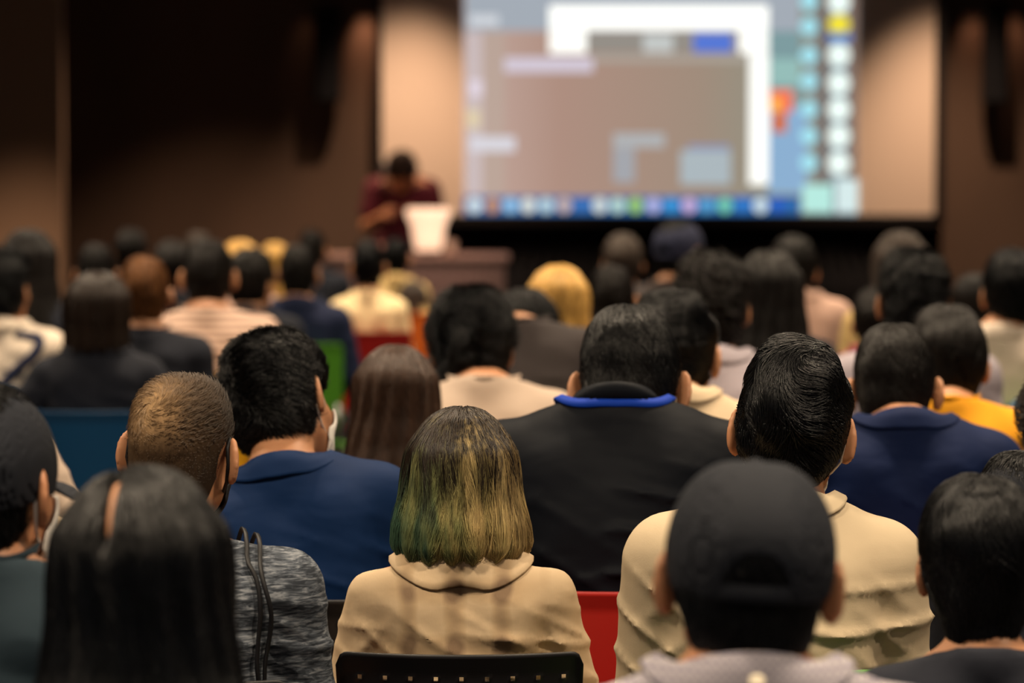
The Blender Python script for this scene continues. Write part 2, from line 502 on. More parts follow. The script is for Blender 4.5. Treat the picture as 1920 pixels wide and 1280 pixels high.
def shirt_mesh(b, lean, slean, pose, sleeve, res, wr, g, coll, seed=1, stand=False, kind='shirt'):
    key = ('S', b, lean, slean, pose, sleeve, res, wr, g, coll, seed, stand, kind)
    if key in _body: return _body[key]
    LM = lean_matrix(lean, slean); LI = LM.inverted()
    h = {'hi': 0.0075, 'mid': 0.011, 'lo': 0.016}[res]
    if kind == 'trousers':
        A = [np.arange(-0.30, 0.30, 0.015, dtype=np.float32), np.arange(-0.2, 0.6, 0.015, dtype=np.float32), np.arange(-0.45 if stand else 0.05, 0.66, 0.015, dtype=np.float32)]
        P = grid(*A)
        wx, wy, wl = BUILD[b]
        d = ell(P, (0, 0.005, 0.575), (0.174 * wx, 0.127 * wy, 0.122))
        for sd in (1, -1): d = smin(d, leg_sdf(P, b, sd, 0.012, stand), 0.03)
        d = smax(d, P[2] - 0.64 + 0 * P[0], 0.01)
        d = smax(d, (-0.33 if stand else 0.12) - P[2] + 0 * P[0], 0.01)
        d = d + 0.002 * fn(P, 40, 5)
    else:
        A = [np.arange(-0.40, 0.40, h, dtype=np.float32), np.arange(-0.24, 0.46, h, dtype=np.float32), np.arange(0.52, 1.18, h, dtype=np.float32)]
        P = grid(*A); U = xf(P, LI)
        d = torso_sdf(U, b, g)
        to = {'short': 0.62, 'long': 1.9, 'half': 1.05}[sleeve]
        for sd in (1, -1):
            a = arm_sdf(U, b, sd, pose, g + (0.008 if sleeve == 'short' else 0.003), to)
            d = smin(d, a, 0.03)
        if coll == 'high':      # the cloth climbs the neck a little
            d = smin(d, rcap(U, (0, -0.03, 1.04), (0, -0.022, 1.095), 0.064, 0.062), 0.03)
            cz = 1.09
        else: cz = 1.075 if coll != 'wide' else 1.055
        d = smax(d, (U[2] - cz) * 0.93 + (U[1] + 0.05) * 0.36, 0.008)
        d = smax(d, 0.56 - P[2] + 0 * P[0], 0.01)
        if wr:
            wz = U[2] + 0.030 * fn(U, 7, seed + 3) + 0.006 * fn(U, 20, seed + 5) + 0.10 * np.abs(U[0])
            gate = np.clip(0.4 + 1.1 * fn(U, 13, seed + 11), 0, 1) * np.clip((1.01 - U[2]) / 0.09, 0.04, 1)
            gate2 = np.clip(0.3 + 1.3 * fn(U, 12, seed + 31), 0, 1) * np.clip((1.02 - U[2]) / 0.1, 0.04, 1)
            r1 = (1 - np.abs(np.sin(wz * 44 + 1.2 * fn(U, 4, seed + 8)))) ** 3
            r2 = (1 - np.abs(np.sin((U[2] * 0.8 + 0.5 * U[0] + 0.02 * fn(U, 9, seed + 33)) * 52))) ** 3
            d = d - wr * (0.0075 * gate * r1 + 0.006 * gate2 * r2 - 0.0038 * fn(U, 15, seed) - 0.0006 * fn(U, 50, seed + 2))
            # drag lines from the armholes
            ux = np.abs(U[0]) + 0 * U[2]
            drag = (1 - np.abs(np.sin((ux * 0.75 + U[2] * 0.9) * 40 + 1.2 * fn(U, 8, seed + 20)))) ** 2
            d = d - wr * 0.0055 * drag * np.clip(1 - np.abs(ux - 0.17) / 0.07, 0, 1) * np.clip((1.0 - U[2]) / 0.1, 0, 1)
    V, Fc = snets(*A, d)
    o = mesh_obj(kind, V, Fc, cloth((0.05, 0.05, 0.06))); me = o.data; bpy.data.objects.remove(o)
    _body[key] = me
    return me

# ------------------------------------------------------------------ hair
def hairline(P, zn=-0.078, fy=0.0):
    """> 0 where no hair grows: forehead, temples, round the ears, below the nape"""
    Q = [np.abs(P[0]) + 0 * P[1], P[1], P[2]]
    c = (P[1] - 0.032 - fy) * 0.85 - (P[2] - 0.02) * 0.53 + 0 * P[0]
    c = smax(c, (zn - P[2]) + 0 * P[0] + 0 * P[1], 0.01)
    e = -(ell(Q, (0.090, -0.004, -0.004), (0.034, 0.030, 0.038)))
    e = smax(e, -ell(Q, (0.09, 0.03, -0.03), (0.03, 0.03, 0.05)), 0.01)
    c = smax(c, e, 0.006)
    return c

def hair_field(style):
    def short(P, top=0.018, side=0.006, back=0.011, zn=-0.078, lump=0.003, seed=3, fs=30, fy=0.0, low=False, fx=0.018):
        d = ell(flatx(P, fx), (0, -0.012 - back * 0.2, 0.035 + top * 0.3), (0.0765 - fx + side, 0.096 + back, 0.09 + top * 0.8))
        d = smin(d, ell(flatx(P, 0.015), (0, -0.05, -0.030), (0.052 + side * 0.3, 0.048 + back * 0.4, 0.062)), 0.02)
        if low: d = smin(d, ell(P, (0, -0.052, -0.085), (0.056, 0.048, 0.085)), 0.03)
        if lump: d = d + lump * fn(P, fs, seed) + lump * 0.5 * fn(P, fs * 2.2, seed + 1)
        return smax(d, hairline(P, zn, fy), 0.006)
    def drape(P, prof, zend, front=0.05, lump=0.004, seed=5, t=0.02, part=None):
        zs = [q[0] for q in prof]
        z = P[2]
        rx = np.interp(z, zs, [q[1] for q in prof]); ry = np.interp(z, zs, [q[2] for q in prof]); cy = np.interp(z, zs, [q[3] for q in prof])
        d = (np.sqrt((P[0] / rx) ** 2 + ((P[1] - cy) / ry) ** 2) - 1) * np.minimum(rx, ry) * 0.9
        d = smax(d, z - 0.07 + 0 * d, 0.03)
        d = smin(ell(flatx(P, 0.006), (0, -0.014, 0.038), (0.070 + t, 0.096 + t, 0.088 + t)), d, 0.035)
        ang = np.arctan2(P[0] + 0 * P[1] + 0 * P[2], -(P[1] + 0.02) + 0 * P[0])
        d = d + lump * (np.sin(ang * 17 + 2 * fn(P, 12, seed)) * 0.6 + 0.6 * fn([P[0], P[1], P[2] * 0.35], 55, seed + 1)) * np.clip((0.11 - z) / 0.1, 0.1, 1)
        d = smax(d, (P[1] - front) * 0.9 - (z - 0.02) * 0.35 + 0 * P[0], 0.012)
        if part is not None:
            d = d + 0.019 * np.exp(-((P[0] - part - 0.05 * (P[1] + 0.03)) / 0.0065) ** 2) * np.clip((z - 0.05) / 0.02, 0, 1) * np.clip((0.005 - P[1]) / 0.03, 0, 1)
        jag = (0.006 if zend < -0.2 else 0.0025) * fn(P, 60, seed + 4)
        return smax(d, zend - z + jag + 0 * d, 0.018)
    if style == 'short': return lambda P: short(P)
    if style == 'neat': return lambda P: short(P, 0.016, 0.007, 0.01, -0.07, 0.002, 9, 34)
    if style == 'bushy': return lambda P: short(P, 0.028, 0.015, 0.02, -0.092, 0.005, 13, 46)
    if style == 'afro': return lambda P: short(P, 0.036, 0.030, 0.034, -0.085, 0.005, 17, 50)
    if style == 'tousled': return lambda P: short(P, 0.024, 0.007, 0.016, -0.095, 0.0055, 21, 40, 0.0, False, 0.036)
    if style == 'full': return lambda P: short(P, 0.026, 0.018, 0.022, -0.125, 0.004, 23, 30)
    if style == 'bowl': return lambda P: short(P, 0.026, 0.020, 0.026, -0.165, 0.004, 23, 30, 0.0, True)
    if style == 'under': return lambda P: smax(short(P, 0.004, 0.009, 0.012, -0.088, 0.0025, 25, 40), P[2] - 0.055 + 0 * P[0], 0.004)
    if style == 'fade': return lambda P: short(P, 0.008, 0.0024, 0.0025, -0.075, 0.0008, 3, 60, -0.01)
    if style == 'stubble': return lambda P: short(P, 0.003, 0.0022, 0.002, -0.07, 0.0, 3, 30, -0.012)
    if style == 'bob': return lambda P: drape(P, [(-0.17, 0.080, 0.07, -0.03), (-0.150, 0.094, 0.080, -0.036), (-0.132, 0.116, 0.098, -0.036), (-0.108, 0.127, 0.108, -0.036), (-0.07, 0.125, 0.112, -0.034), (0.0, 0.108, 0.108, -0.025), (0.05, 0.095, 0.108, -0.016), (0.1, 0.085, 0.1, -0.014)], -0.150, 0.06, 0.0045, 5, 0.019)
    if style == 'long': return lambda P: drape(P, [(-0.50, 0.165, 0.06, -0.135), (-0.30, 0.150, 0.065, -0.125), (-0.17, 0.128, 0.078, -0.095), (-0.08, 0.108, 0.096, -0.05), (0.0, 0.098, 0.106, -0.03), (0.1, 0.085, 0.1, -0.014)], -0.44, 0.05, 0.004, 15, 0.014, -0.024)
    if style == 'midlong': return lambda P: drape(P, [(-0.36, 0.125, 0.055, -0.125), (-0.2, 0.118, 0.07, -0.1), (-0.1, 0.108, 0.09, -0.055), (0.0, 0.097, 0.104, -0.03), (0.1, 0.085, 0.1, -0.014)], -0.26, 0.05, 0.004, 25, 0.016)
    if style == 'pageboy': return lambda P: drape(P, [(-0.16, 0.09, 0.08, -0.04), (-0.1, 0.10, 0.096, -0.04), (0.0, 0.096, 0.105, -0.028), (0.1, 0.085, 0.1, -0.014)], -0.115, 0.045, 0.004, 35, 0.02)
    raise KeyError(style)

def norm(v): return v / (np.linalg.norm(v, axis=-1, keepdims=True) + 1e-9)

def grad(f, p, e=0.0015):
    c = lambda q: f([q[:, 0], q[:, 1], q[:, 2]])
    g = np.empty_like(p)
    for k in range(3):
        d = np.zeros(3); d[k] = e
        g[:, k] = c(p + d) - c(p - d)
    return norm(g)

def strands(f, roots, npts, length, whorl, swirl, grav, away, wave, lift, seed, clump=0.004, lenvar=0.3, zlim=None):
    """combs strands over the hair surface from the whorl outwards and down"""
    rs = np.random.RandomState(seed)
    n = len(roots); p = roots.copy(); out = np.empty((n, npts, 3))
    L = length * (1 - lenvar * rs.rand(n))
    if length == 0.020: L = L * np.clip((roots[:, 2] - 0.02) / 0.07, 0.07, 1) * np.clip(1.0 + (roots[:, 0] - 0.01) * 8, 0.7, 1.7)
    st0 = 0; st = (L / (npts - 1))[:, None]
    cl = 0.5 * (fn(p.T, 75, seed) + fn(p.T, 40, seed + 1))
    dep = rs.rand(n) * 0.004 - 0.001 + clump * 0.5 * cl
    jit = rs.normal(size=(n, 3)) * 0.16
    out[:, 0] = p
    F = lambda q: f([q[:, 0], q[:, 1], q[:, 2]])
    wv = np.array(whorl)
    for i in range(1, npts):
        t = i / (npts - 1)
        g = grad(f, p)
        aw = p - wv; aw[:, 2] *= 0.3; aw = norm(aw)
        sp = np.cross(np.broadcast_to(g, aw.shape), aw)
        ns = np.stack([fn(p.T, 28, seed + 40), fn(p.T, 28, seed + 50), fn(p.T, 28, seed + 60)], 1)
        d = aw * away + sp * swirl + np.array([0, 0, -grav]) + ns * wave + jit
        d = d - g * np.sum(d * g, 1, keepdims=True)
        d = norm(d) + g * lift * (0.4 + 0.8 * rs.rand(n)[:, None])
        p = p + norm(d) * st
        if lift < 0.3:
            h = F(p)
            p = p - grad(f, p) * (np.clip(h - dep, -0.01, 0.01) * 0.8)[:, None]
        out[:, i] = p
    return out

_hair = {}
def hair_roots(me, n, seed, zmin, ymax=0.08):
    V = np.empty(len(me.vertices) * 3, np.float32); me.vertices.foreach_get('co', V); V = V.reshape(-1, 3)
    ok = (V[:, 2] > zmin) & (V[:, 1] < ymax)
    V = V[ok]; rs = np.random.RandomState(seed)
    return V[rs.randint(0, len(V), n)] + rs.normal(size=(n, 3)) * 0.0018

def curves_data(name, S, rad, m):
    n, k, _ = S.shape
    cu = bpy.data.hair_curves.new(name)
    cu.add_curves([k] * n)
    cu.attributes['position'].data.foreach_set('vector', S.astype(np.float32).ravel())
    r = cu.attributes.get('radius') or cu.attributes.new('radius', 'FLOAT', 'POINT')
    t = np.linspace(0, 1, k); rr = rad * (1 - 0.75 * t ** 2)
    r.data.foreach_set('value', np.tile(rr, n).astype(np.float32))
    a = cu.attributes.new('rnd', 'FLOAT', 'CURVE')
    a.data.foreach_set('value', np.random.RandomState(1).rand(n).astype(np.float32))
    cu.materials.append(m)
    return cu

def hair_mat(name, col, rough=0.38, spec=0.45, tip=None, streak=0.5):
    k = ('hair', name, col)
    if k in _mc: return _mc[k]
    m = mat(name, col, rough, spec)
    nt, N, L, b = nodes(m)
    v = coord(m, (60, 60, 6))
    n1 = noise(m, v, 2.0, 3, 0.6)
    at_ = N.new('ShaderNodeAttribute'); at_.attribute_name = 'rnd'
    ad = N.new('ShaderNodeMath'); ad.operation = 'ADD'; L.new(n1, ad.inputs[0])
    ml = N.new('ShaderNodeMath'); ml.operation = 'MULTIPLY_ADD'; L.new(at_.outputs['Fac'], ml.inputs[0]); ml.inputs[1].default_value = 0.45; ml.inputs[2].default_value = -0.2
    L.new(ml.outputs[0], ad.inputs[1])
    base(m, ramp(m, ad.outputs[0], [(0.25, tuple(c * (1 - streak * 0.7) for c in col)), (0.75, tuple(min(1, c * (1 + streak)) for c in col))]))
    bump(m, n1, 0.5, 0.004)
    _mc[k] = m
    return m

def bob_mat():
    m = mat('ombre_hair', (0.03, 0.02, 0.012), 0.42, 0.35)
    nt, N, L, b = nodes(m)
    tc = N.new('ShaderNodeTexCoord'); sep = N.new('ShaderNodeSeparateXYZ'); L.new(tc.outputs['Object'], sep.inputs[0])
    v = coord(m, (55, 55, 7)); n1 = noise(m, v, 2.0, 3, 0.6)
    v2 = coord(m, (14, 14, 3)); n2 = noise(m, v2, 2.0, 2, 0.5)
    at_ = N.new('ShaderNodeAttribute'); at_.attribute_name = 'rnd'
    def math_(op, a, bb, c=None):
        q = N.new('ShaderNodeMath'); q.operation = op
        for i, s in enumerate((a, bb, c)):
            if s is None: continue
            if isinstance(s, (int, float)): q.inputs[i].default_value = s
            else: L.new(s, q.inputs[i])
        return q.outputs[0]
    # amount of dye: none above the ears, full at the ends
    h = math_('MULTIPLY_ADD', sep.outputs['Z'], -6.0, 0.50)
    h = math_('ADD', h, math_('MULTIPLY_ADD', n1, 1.5, -0.75))
    h = math_('ADD', h, math_('MULTIPLY_ADD', at_.outputs['Fac'], 0.7, -0.35))
    h = math_('ADD', h, math_('MULTIPLY_ADD', n2, 1.6, -0.85))
    dark = ramp(m, math_('ADD', n1, math_('MULTIPLY_ADD', at_.outputs['Fac'], 0.4, -0.2)), [(0.3, (0.009, 0.006, 0.0045)), (0.75, (0.040, 0.025, 0.015))])
    # the left side is dyed greener, the right more golden
    gx = math_('ADD', math_('MULTIPLY_ADD', sep.outputs['X'], 3.6, 0.5), math_('MULTIPLY_ADD', n2, 1.1, -0.55))
    dye = ramp(m, gx, [(0.1, (0.045, 0.10, 0.062)), (0.35, (0.17, 0.19, 0.075)), (0.55, (0.32, 0.27, 0.105)), (0.8, (0.50, 0.37, 0.16)), (0.95, (0.20, 0.14, 0.06))])
    mx = N.new('ShaderNodeMix'); mx.data_type = 'RGBA'; L.new(h, mx.inputs[0]); L.new(dark, mx.inputs[6]); L.new(dye, mx.inputs[7])
    base(m, mx.outputs[2]); bump(m, n1, 0.5, 0.004)
    return m

HAIRCFG = {  # npts, length, whorl, swirl, grav, away, wave, lift, radius, root zmin, clump
    'short': (8, 0.045, (0, -0.06, 0.12), 0.35, 0.5, 0.8, 0.25, 0.10, 0.0008, -0.06, 0.004),
    'neat': (7, 0.035, (0.01, -0.06, 0.12), 0.3, 0.5, 0.8, 0.2, 0.08, 0.0008, -0.06, 0.003),
    'bushy': (8, 0.04, (0, -0.05, 0.13), 0.2, 0.15, 0.4, 0.9, 0.45, 0.0008, -0.07, 0.006),
    'afro': (8, 0.03, (0, -0.05, 0.13), 0.2, 0.0, 0.3, 1.2, 0.7, 0.0008, -0.07, 0.006),
    'tousled': (12, 0.060, (0.012, -0.085, 0.105), 0.6, 0.30, 0.8, 1.0, 0.26, 0.0007, -0.06, 0.014),
    'fade': (6, 0.020, (-0.022, -0.095, 0.085), 0.9, 0.0, 0.9, 0.25, 0.30, 0.00045, -0.03, 0.002),
    'bowl': (11, 0.085, (0, -0.04, 0.13), 0.1, 0.8, 0.7, 0.25, 0.05, 0.0008, -0.09, 0.010),
    'full': (10, 0.08, (0, -0.04, 0.13), 0.1, 0.8, 0.7, 0.2, 0.05, 0.0009, -0.06, 0.006),
    'under': (7, 0.035, (0.0, -0.04, 0.13), 0.1, 1.0, 0.5, 0.5, 0.15, 0.0008, -0.07, 0.004),
    'bob': (22, 0.36, (0.004, -0.01, 0.14), 0.0, 1.0, 0.75, 0.12, 0.0, 0.00062, -0.02, 0.007),
    'long': (22, 0.62, (-0.03, 0.0, 0.14), 0.0, 1.0, 0.75, 0.08, 0.0, 0.0009, -0.05, 0.006),
    'midlong': (18, 0.38, (0, -0.0, 0.14), 0.0, 1.0, 0.75, 0.10, 0.0, 0.0009, -0.05, 0.006),
    'pageboy': (14, 0.22, (0, -0.01, 0.14), 0.0, 1.0, 0.75, 0.15, 0.0, 0.0009, -0.03, 0.006),
}

def add_hair(root, HM, style, m, count, hires=True, sc=1.0):
    key = (style, hires)
    f = hair_field(style)
    if key not in _hair:
        lo = (-0.20, -0.24, -0.52) if style == 'long' else (-0.16, -0.22, -0.32)
        _hair[key] = sdf_mesh('hair', f, lo, (0.20 if style == 'long' else 0.16, 0.13, 0.19), 0.0042 if hires else 0.007, m)
    me = _hair[key]
    mb = m.name + '_base'
    if mb not in _mc:
        q = m.copy(); q.name = mb; q.node_tree.nodes['Principled BSDF'].inputs['Specular IOR Level'].default_value = 0.06
        q.node_tree.nodes['Principled BSDF'].inputs['Roughness'].default_value = 0.6; _mc[mb] = q
    o = inst('hair', me, root, HM @ Matrix.Scale(sc, 4), _mc[mb])
    if count and style in HAIRCFG:
        k2 = (style, count)
        if k2 not in _hair:
            c = HAIRCFG[style]
            R = hair_roots(me, count, 7, c[9])
            S = strands(f, R, c[0], c[1], c[2], c[3], c[4], c[5], c[6], c[7], 11, c[10])
            if style == 'bob':   # the ends turn in and stop at the hem
                end = -0.152 + 0.006 * fn(S[:, 0].T, 60, 9) + 0.004 * np.random.RandomState(3).normal(size=len(S))
                S = trim(S, end)
            if style == 'long':
                q = S[:, :9]; ok = ~((np.abs(q[:, :, 0] + 0.024 - 0.05 * (q[:, :, 1] + 0.03)) < 0.0055) & (q[:, :, 2] > 0.06) & (q[:, :, 1] < -0.01)).any(1); S = S[ok]
            if style in ('long', 'midlong', 'pageboy'):
                S = trim(S, np.full(len(S), {'long': -0.45, 'midlong': -0.27, 'pageboy': -0.118}[style]))
            _hair[k2] = S
        S = _hair[k2]
        cu = curves_data('hair_strands', S, HAIRCFG[style][8] * (1.0 if count > 3000 else 1.8), m)
        so = bpy.data.objects.new('hair_strands', cu); COL.objects.link(so); so.parent = o
    return o

def trim(S, zend):
    """cuts each strand where it passes zend and respaces its points"""
    n, k, _ = S.shape; out = np.empty_like(S)
    below = S[:, :, 2] < zend[:, None]
    last = np.where(below.any(1), below.argmax(1), k - 1).astype(float)
    t = np.linspace(0, 1, k)[None, :] * last[:, None]
    i0 = np.clip(np.floor(t).astype(int), 0, k - 2); fr = (t - i0)[..., None]
    r = np.arange(n)[:, None]
    return S[r, i0] * (1 - fr) + S[r, i0 + 1] * fr

# ------------------------------------------------------------------ worn things in head space
def mask_loop_pts(side, low=0.0):
    x = side
    return [(x * 0.062, 0.05, -0.012), (x * 0.078, 0.02, 0.012), (x * 0.082, -0.004, 0.036), (x * 0.084, -0.022, 0.022), (x * 0.0865, -0.022, -0.004), (x * 0.082, -0.012, -0.034), (x * 0.07, 0.012, -0.05), (x * 0.055, 0.05, -0.062)]

def add_mask(root, HM, m, loop_m, r=0.002, res=0.006):
    key = ('mask',)
    if key not in _hair:
        def f(P):
            d = head_sdf(P, 1.0)
            sh = np.abs(d - 0.006) - 0.003
            c = smax(0.03 - P[1] + 0.25 * (np.abs(P[2] + 0.035)) + 0 * P[0], P[2] + 0.002 + 0 * P[0], 0.006)
            c = smax(c, -0.104 - P[2] + 0 * P[0], 0.006)
            c = smax(c, np.abs(P[0]) - 0.066 + 0 * P[1], 0.004)
            return smax(sh, c, 0.003)
        _hair[key] = sdf_mesh('face_mask', f, (-0.1, -0.0, -0.13), (0.1, 0.14, 0.03), 0.004, m)
    o = inst('face_mask', _hair[key], root, HM, m)
    for sd in (1, -1):
        pts = mask_loop_pts(sd)
        sm = []
        for i in range(len(pts) - 1):
            a, b = Vector(pts[i]), Vector(pts[i + 1])
            for t in (0, 0.5): sm.append(a.lerp(b, t))
        sm.append(Vector(pts[-1]))
        tube('ear_loop', sm, r, loop_m, o, 6)
    return o

def add_cap(root, HM, m, strapm=None, arch=True, name='baseball_cap'):
    key = ('cap', arch)
    if key not in _hair:
        def f(P):
            o_ = ell(flatx(P, 0.02), (0, -0.014, 0.035), (0.073, 0.113, 0.101))
            d = smax(o_, -ell(flatx(P, 0.02), (0, -0.014, 0.033), (0.068, 0.108, 0.097)), 0.002)
            d = smax(d, (-0.002 - P[2]) * 0.96 + (P[1]) * 0.10 + 0 * P[0], 0.003)
            if arch: d = smax(d, -ell(P, (0, -0.115, 0.004), (0.034, 0.05, 0.036)), 0.004)
            # panel seams and the button
            ang = np.arctan2(P[0] + 0 * P[2], P[1] + 0.014 + 0 * P[2])
            d = d - 0.0009 * np.exp(-((np.abs(((ang / (math.pi / 3)) % 1) - 0.5) - 0.5) * 18) ** 2)
            d = smin(d, ell(P, (0, -0.014, 0.136), (0.007, 0.007, 0.004)), 0.001)
            # peak
            zc = 0.012 - 3.2 * P[0] ** 2 - 0.12 * (P[1] - 0.09)
            br = smax(np.abs(P[2] - zc) - 0.0028, ell([P[0], P[1], 0 * P[2]], (0, 0.09, 0), (0.082, 0.085, 1)) , 0.003)
            br = smax(br, 0.085 - P[1] + 0 * P[0] + 0 * P[2], 0.002)
            return smin(d, br, 0.004)
        _hair[key] = sdf_mesh('baseball_cap', f, (-0.12, -0.16, -0.06), (0.12, 0.2, 0.16), 0.0042, m)
        pts = []
        for k in range(13):
            a = math.radians(-25 + 50 * k / 12)
            pts.append((0.091 * math.sin(a) * 1.0, -0.014 - 0.1125 * math.cos(a), 0.0 - 0.001))
        V = []; Fc = []
        for i, p in enumerate(pts):
            for dz in (-0.009, 0.009):
                V.append((p[0], p[1], p[2] + dz)); V.append((p[0] * 0.97, p[1] + 0.003, p[2] + dz))
            if i:
                a = (i - 1) * 4; b2 = i * 4
                Fc += [(a, b2, b2 + 2, a + 2), (a + 1, a + 3, b2 + 3, b2 + 1), (a + 2, b2 + 2, b2 + 3, a + 3), (a, a + 1, b2 + 1, b2)]
        Fc += [(0, 2, 3, 1), (48, 49, 51, 50)]
        so = mesh_obj('strap', V, Fc, m); _hair[('strap',)] = so.data; bpy.data.objects.remove(so)
    o = inst(name, _hair[key], root, HM, m)
    if arch: inst('cap_strap', _hair[('strap',)], o, None, strapm or m)
    return o

# ------------------------------------------------------------------ materials
skin_default = mat('skin', (0.46, 0.22, 0.115), 0.5, 0.35, sss=0.12)
SKIN = {'a': skin_default, 'b': mat('skin_tan', (0.38, 0.17, 0.085), 0.5, 0.35, sss=0.12), 'c': mat('skin_fair', (0.56, 0.30, 0.17), 0.5, 0.35, sss=0.12)}
for m in SKIN.values():
    v = coord(m); n = noise(m, v, 60, 3); bump(m, n, 0.08, 0.002)
HAIR = {'black': hair_mat('black_hair', (0.004, 0.0042, 0.005), 0.34, 0.24),
        'soft': hair_mat('soft_black_hair', (0.009, 0.0075, 0.007), 0.4, 0.3),
        'brown': hair_mat('brown_hair', (0.040, 0.019, 0.011), 0.42, 0.35),
        'dkbrown': hair_mat('dark_brown_hair', (0.016, 0.009, 0.006), 0.42, 0.3),
        'ginger': hair_mat('amber_hair', (0.12, 0.05, 0.018), 0.42, 0.3),
        'blonde': hair_mat('blonde_hair', (0.55, 0.33, 0.09), 0.42),
        'grey': hair_mat('grey_hair', (0.055, 0.042, 0.035), 0.42, 0.3),
        'fade': hair_mat('cropped_hair', (0.11, 0.066, 0.036), 0.45, 0.4, streak=0.8)}
_m = HAIR['fade']; nt, N, L, b = nodes(_m)
_v = coord(_m); _d = N.new('ShaderNodeVectorMath'); _d.operation = 'DISTANCE'; L.new(_v, _d.inputs[0]); _d.inputs[1].default_value = (-0.024, -0.085, 0.085)
_n = noise(_m, _v, 70, 3); _q = N.new('ShaderNodeMath'); _q.operation = 'MULTIPLY_ADD'; L.new(_n, _q.inputs[0]); _q.inputs[1].default_value = 0.05; L.new(_d.outputs['Value'], _q.inputs[2])
base(_m, ramp(_m, _q.outputs[0], [(0.02, (0.34, 0.22, 0.11)), (0.065, (0.20, 0.125, 0.065)), (0.10, (0.085, 0.053, 0.03)), (0.16, (0.030, 0.020, 0.014))]))  # golden light round the whorl painted into the hair colour, darker hair further out
WHITE = mat('white_elastic', (0.75, 0.72, 0.68), 0.7)
BLACKM = mat('black_elastic', (0.008, 0.008, 0.01), 0.6)
NAVYCAP = cloth((0.010, 0.012, 0.018), 0.15, name='cap_cloth')

# ------------------------------------------------------------------ the hall
def structure(name, c, s, m): return tag(box(name, c, s, m), kind='structure')
M_WALL = mat('wall_brown', (0.10, 0.070, 0.055), 0.75, 0.2)
v = coord(M_WALL, (1, 1, 0.3)); n = noise(M_WALL, v, 1.2, 3); base(M_WALL, ramp(M_WALL, n, [(0.3, (0.085, 0.060, 0.048)), (0.7, (0.115, 0.076, 0.056))]))
M_PILLAR = mat('pillar_taupe', (0.30, 0.21, 0.15), 0.8, 0.2)
M_FLOOR = mat('carpet', (0.045, 0.04, 0.04), 0.9, 0.1)
v = coord(M_FLOOR); n = noise(M_FLOOR, v, 90, 3); bump(M_FLOOR, n, 0.3, 0.005)
M_CEIL = mat('ceiling_paint', (0.06, 0.055, 0.055), 0.9, 0.1)
structure('floor', (0, 12.0, -0.05), (16, 29.0, 0.1), M_FLOOR)
structure('ceiling', (0, 12.0, CEIL + 0.05), (16, 29.0, 0.1), M_CEIL)
structure('wall_front', (0, BACK_Y + 0.1, CEIL / 2), (16, 0.2, CEIL), M_WALL)
structure('wall_left', (-7.1, 12.0, CEIL / 2), (0.2, 28.0, CEIL), M_WALL)
structure('wall_right', (7.1, 12.0, CEIL / 2), (0.2, 28.0, CEIL), M_WALL)
PY = 23.0
xr = at(116, 300, PY).x
pil = empty('wall_pillar', (xr - 0.75, PY + 0.78, 0)); tag(pil, kind='structure')
box('panel', (0.26, -0.70, CEIL / 2), (0.98, 0.14, CEIL), M_PILLAR, pil, 0.01)
box('side_panel', (-0.70, -0.68, CEIL / 2), (0.9, 0.14, CEIL), M_PILLAR, pil, 0.01)

# the projection screen: a tensioned white cloth in a black border, the projected desktop on it
SY = BACK_Y - 0.16
def px_box(name, x0, y0, x1, y1, Y, th, m, parent=None, bev=0.0, inv=None):
    a = at(x0, y0, Y); b = at(x1, y1, Y)
    c = ((a.x + b.x) / 2, Y + th / 2, (a.z + b.z) / 2)
    if inv is not None: c = tuple(Vector(c) - inv)
    return box(name, c, (abs(b.x - a.x), th, abs(a.z - b.z)), m, parent, bev)
SO = Vector((at(1237, 200, SY).x, SY, at(1237, 402, SY).z))
scr = empty('projection_screen', SO); tag(scr, 'large projection screen with black border showing a bright computer desktop', 'projection screen')
M_SCR = mat('screen_cloth', (0.78, 0.68, 0.60), 0.9, 0.1)
M_BLK = mat('black_cloth', (0.010, 0.011, 0.014), 0.9, 0.1)
M_BLKM = mat('black_metal', (0.010, 0.010, 0.012), 0.5, 0.3)
px_box('screen_cloth', 716, -150, 1757, 403, SY, 0.01, M_SCR, scr, 0, SO)
for n_, q in (('border', (703, -165, 717, 420)), ('border', (1756, -165, 1770, 420)), ('border', (703, 402, 1770, 422)), ('border', (703, -165, 1770, -149))):
    px_box(n_, *q, SY - 0.02, 0.04, M_BLKM, scr, 0.005, SO)

def srgb(r, g, b):
    f = lambda c: ((c / 255 + 0.055) / 1.055) ** 2.4 if c > 10 else c / 3295
    return (f(r), f(g), f(b))
_em = {}
def emis(c, k=1.0):
    if (c, k) not in _em: _em[(c, k)] = mat('projected_light', (0.02, 0.02, 0.02), 0.9, 0.0, emit=srgb(*c), estr=k)
    return _em[(c, k)]
M_IMG = mat('projected_desktop', (0.02, 0.02, 0.02), 0.9, 0.0, emit=(1, 1, 1), estr=1.0)
nt, N, L, b = nodes(M_IMG)
tc = N.new('ShaderNodeTexCoord'); sp = N.new('ShaderNodeSeparateXYZ'); L.new(tc.outputs['Object'], sp.inputs[0])
mr = N.new('ShaderNodeMapRange'); mr.inputs[1].default_value = -1.5; mr.inputs[2].default_value = 1.5; L.new(sp.outputs['X'], mr.inputs[0])
c_ = ramp(M_IMG, mr.outputs[0], [(0.0, srgb(196, 168, 158)), (0.25, srgb(174, 142, 128)), (0.6, srgb(160, 140, 124)), (0.82, srgb(144, 146, 130)), (1.0, srgb(138, 160, 175))])
L.new(c_, b.inputs['Emission Color'])
img = px_box('projected_image', 870, -120, 1606, 402, SY - 0.008, 0.006, M_IMG, scr, 0, SO)
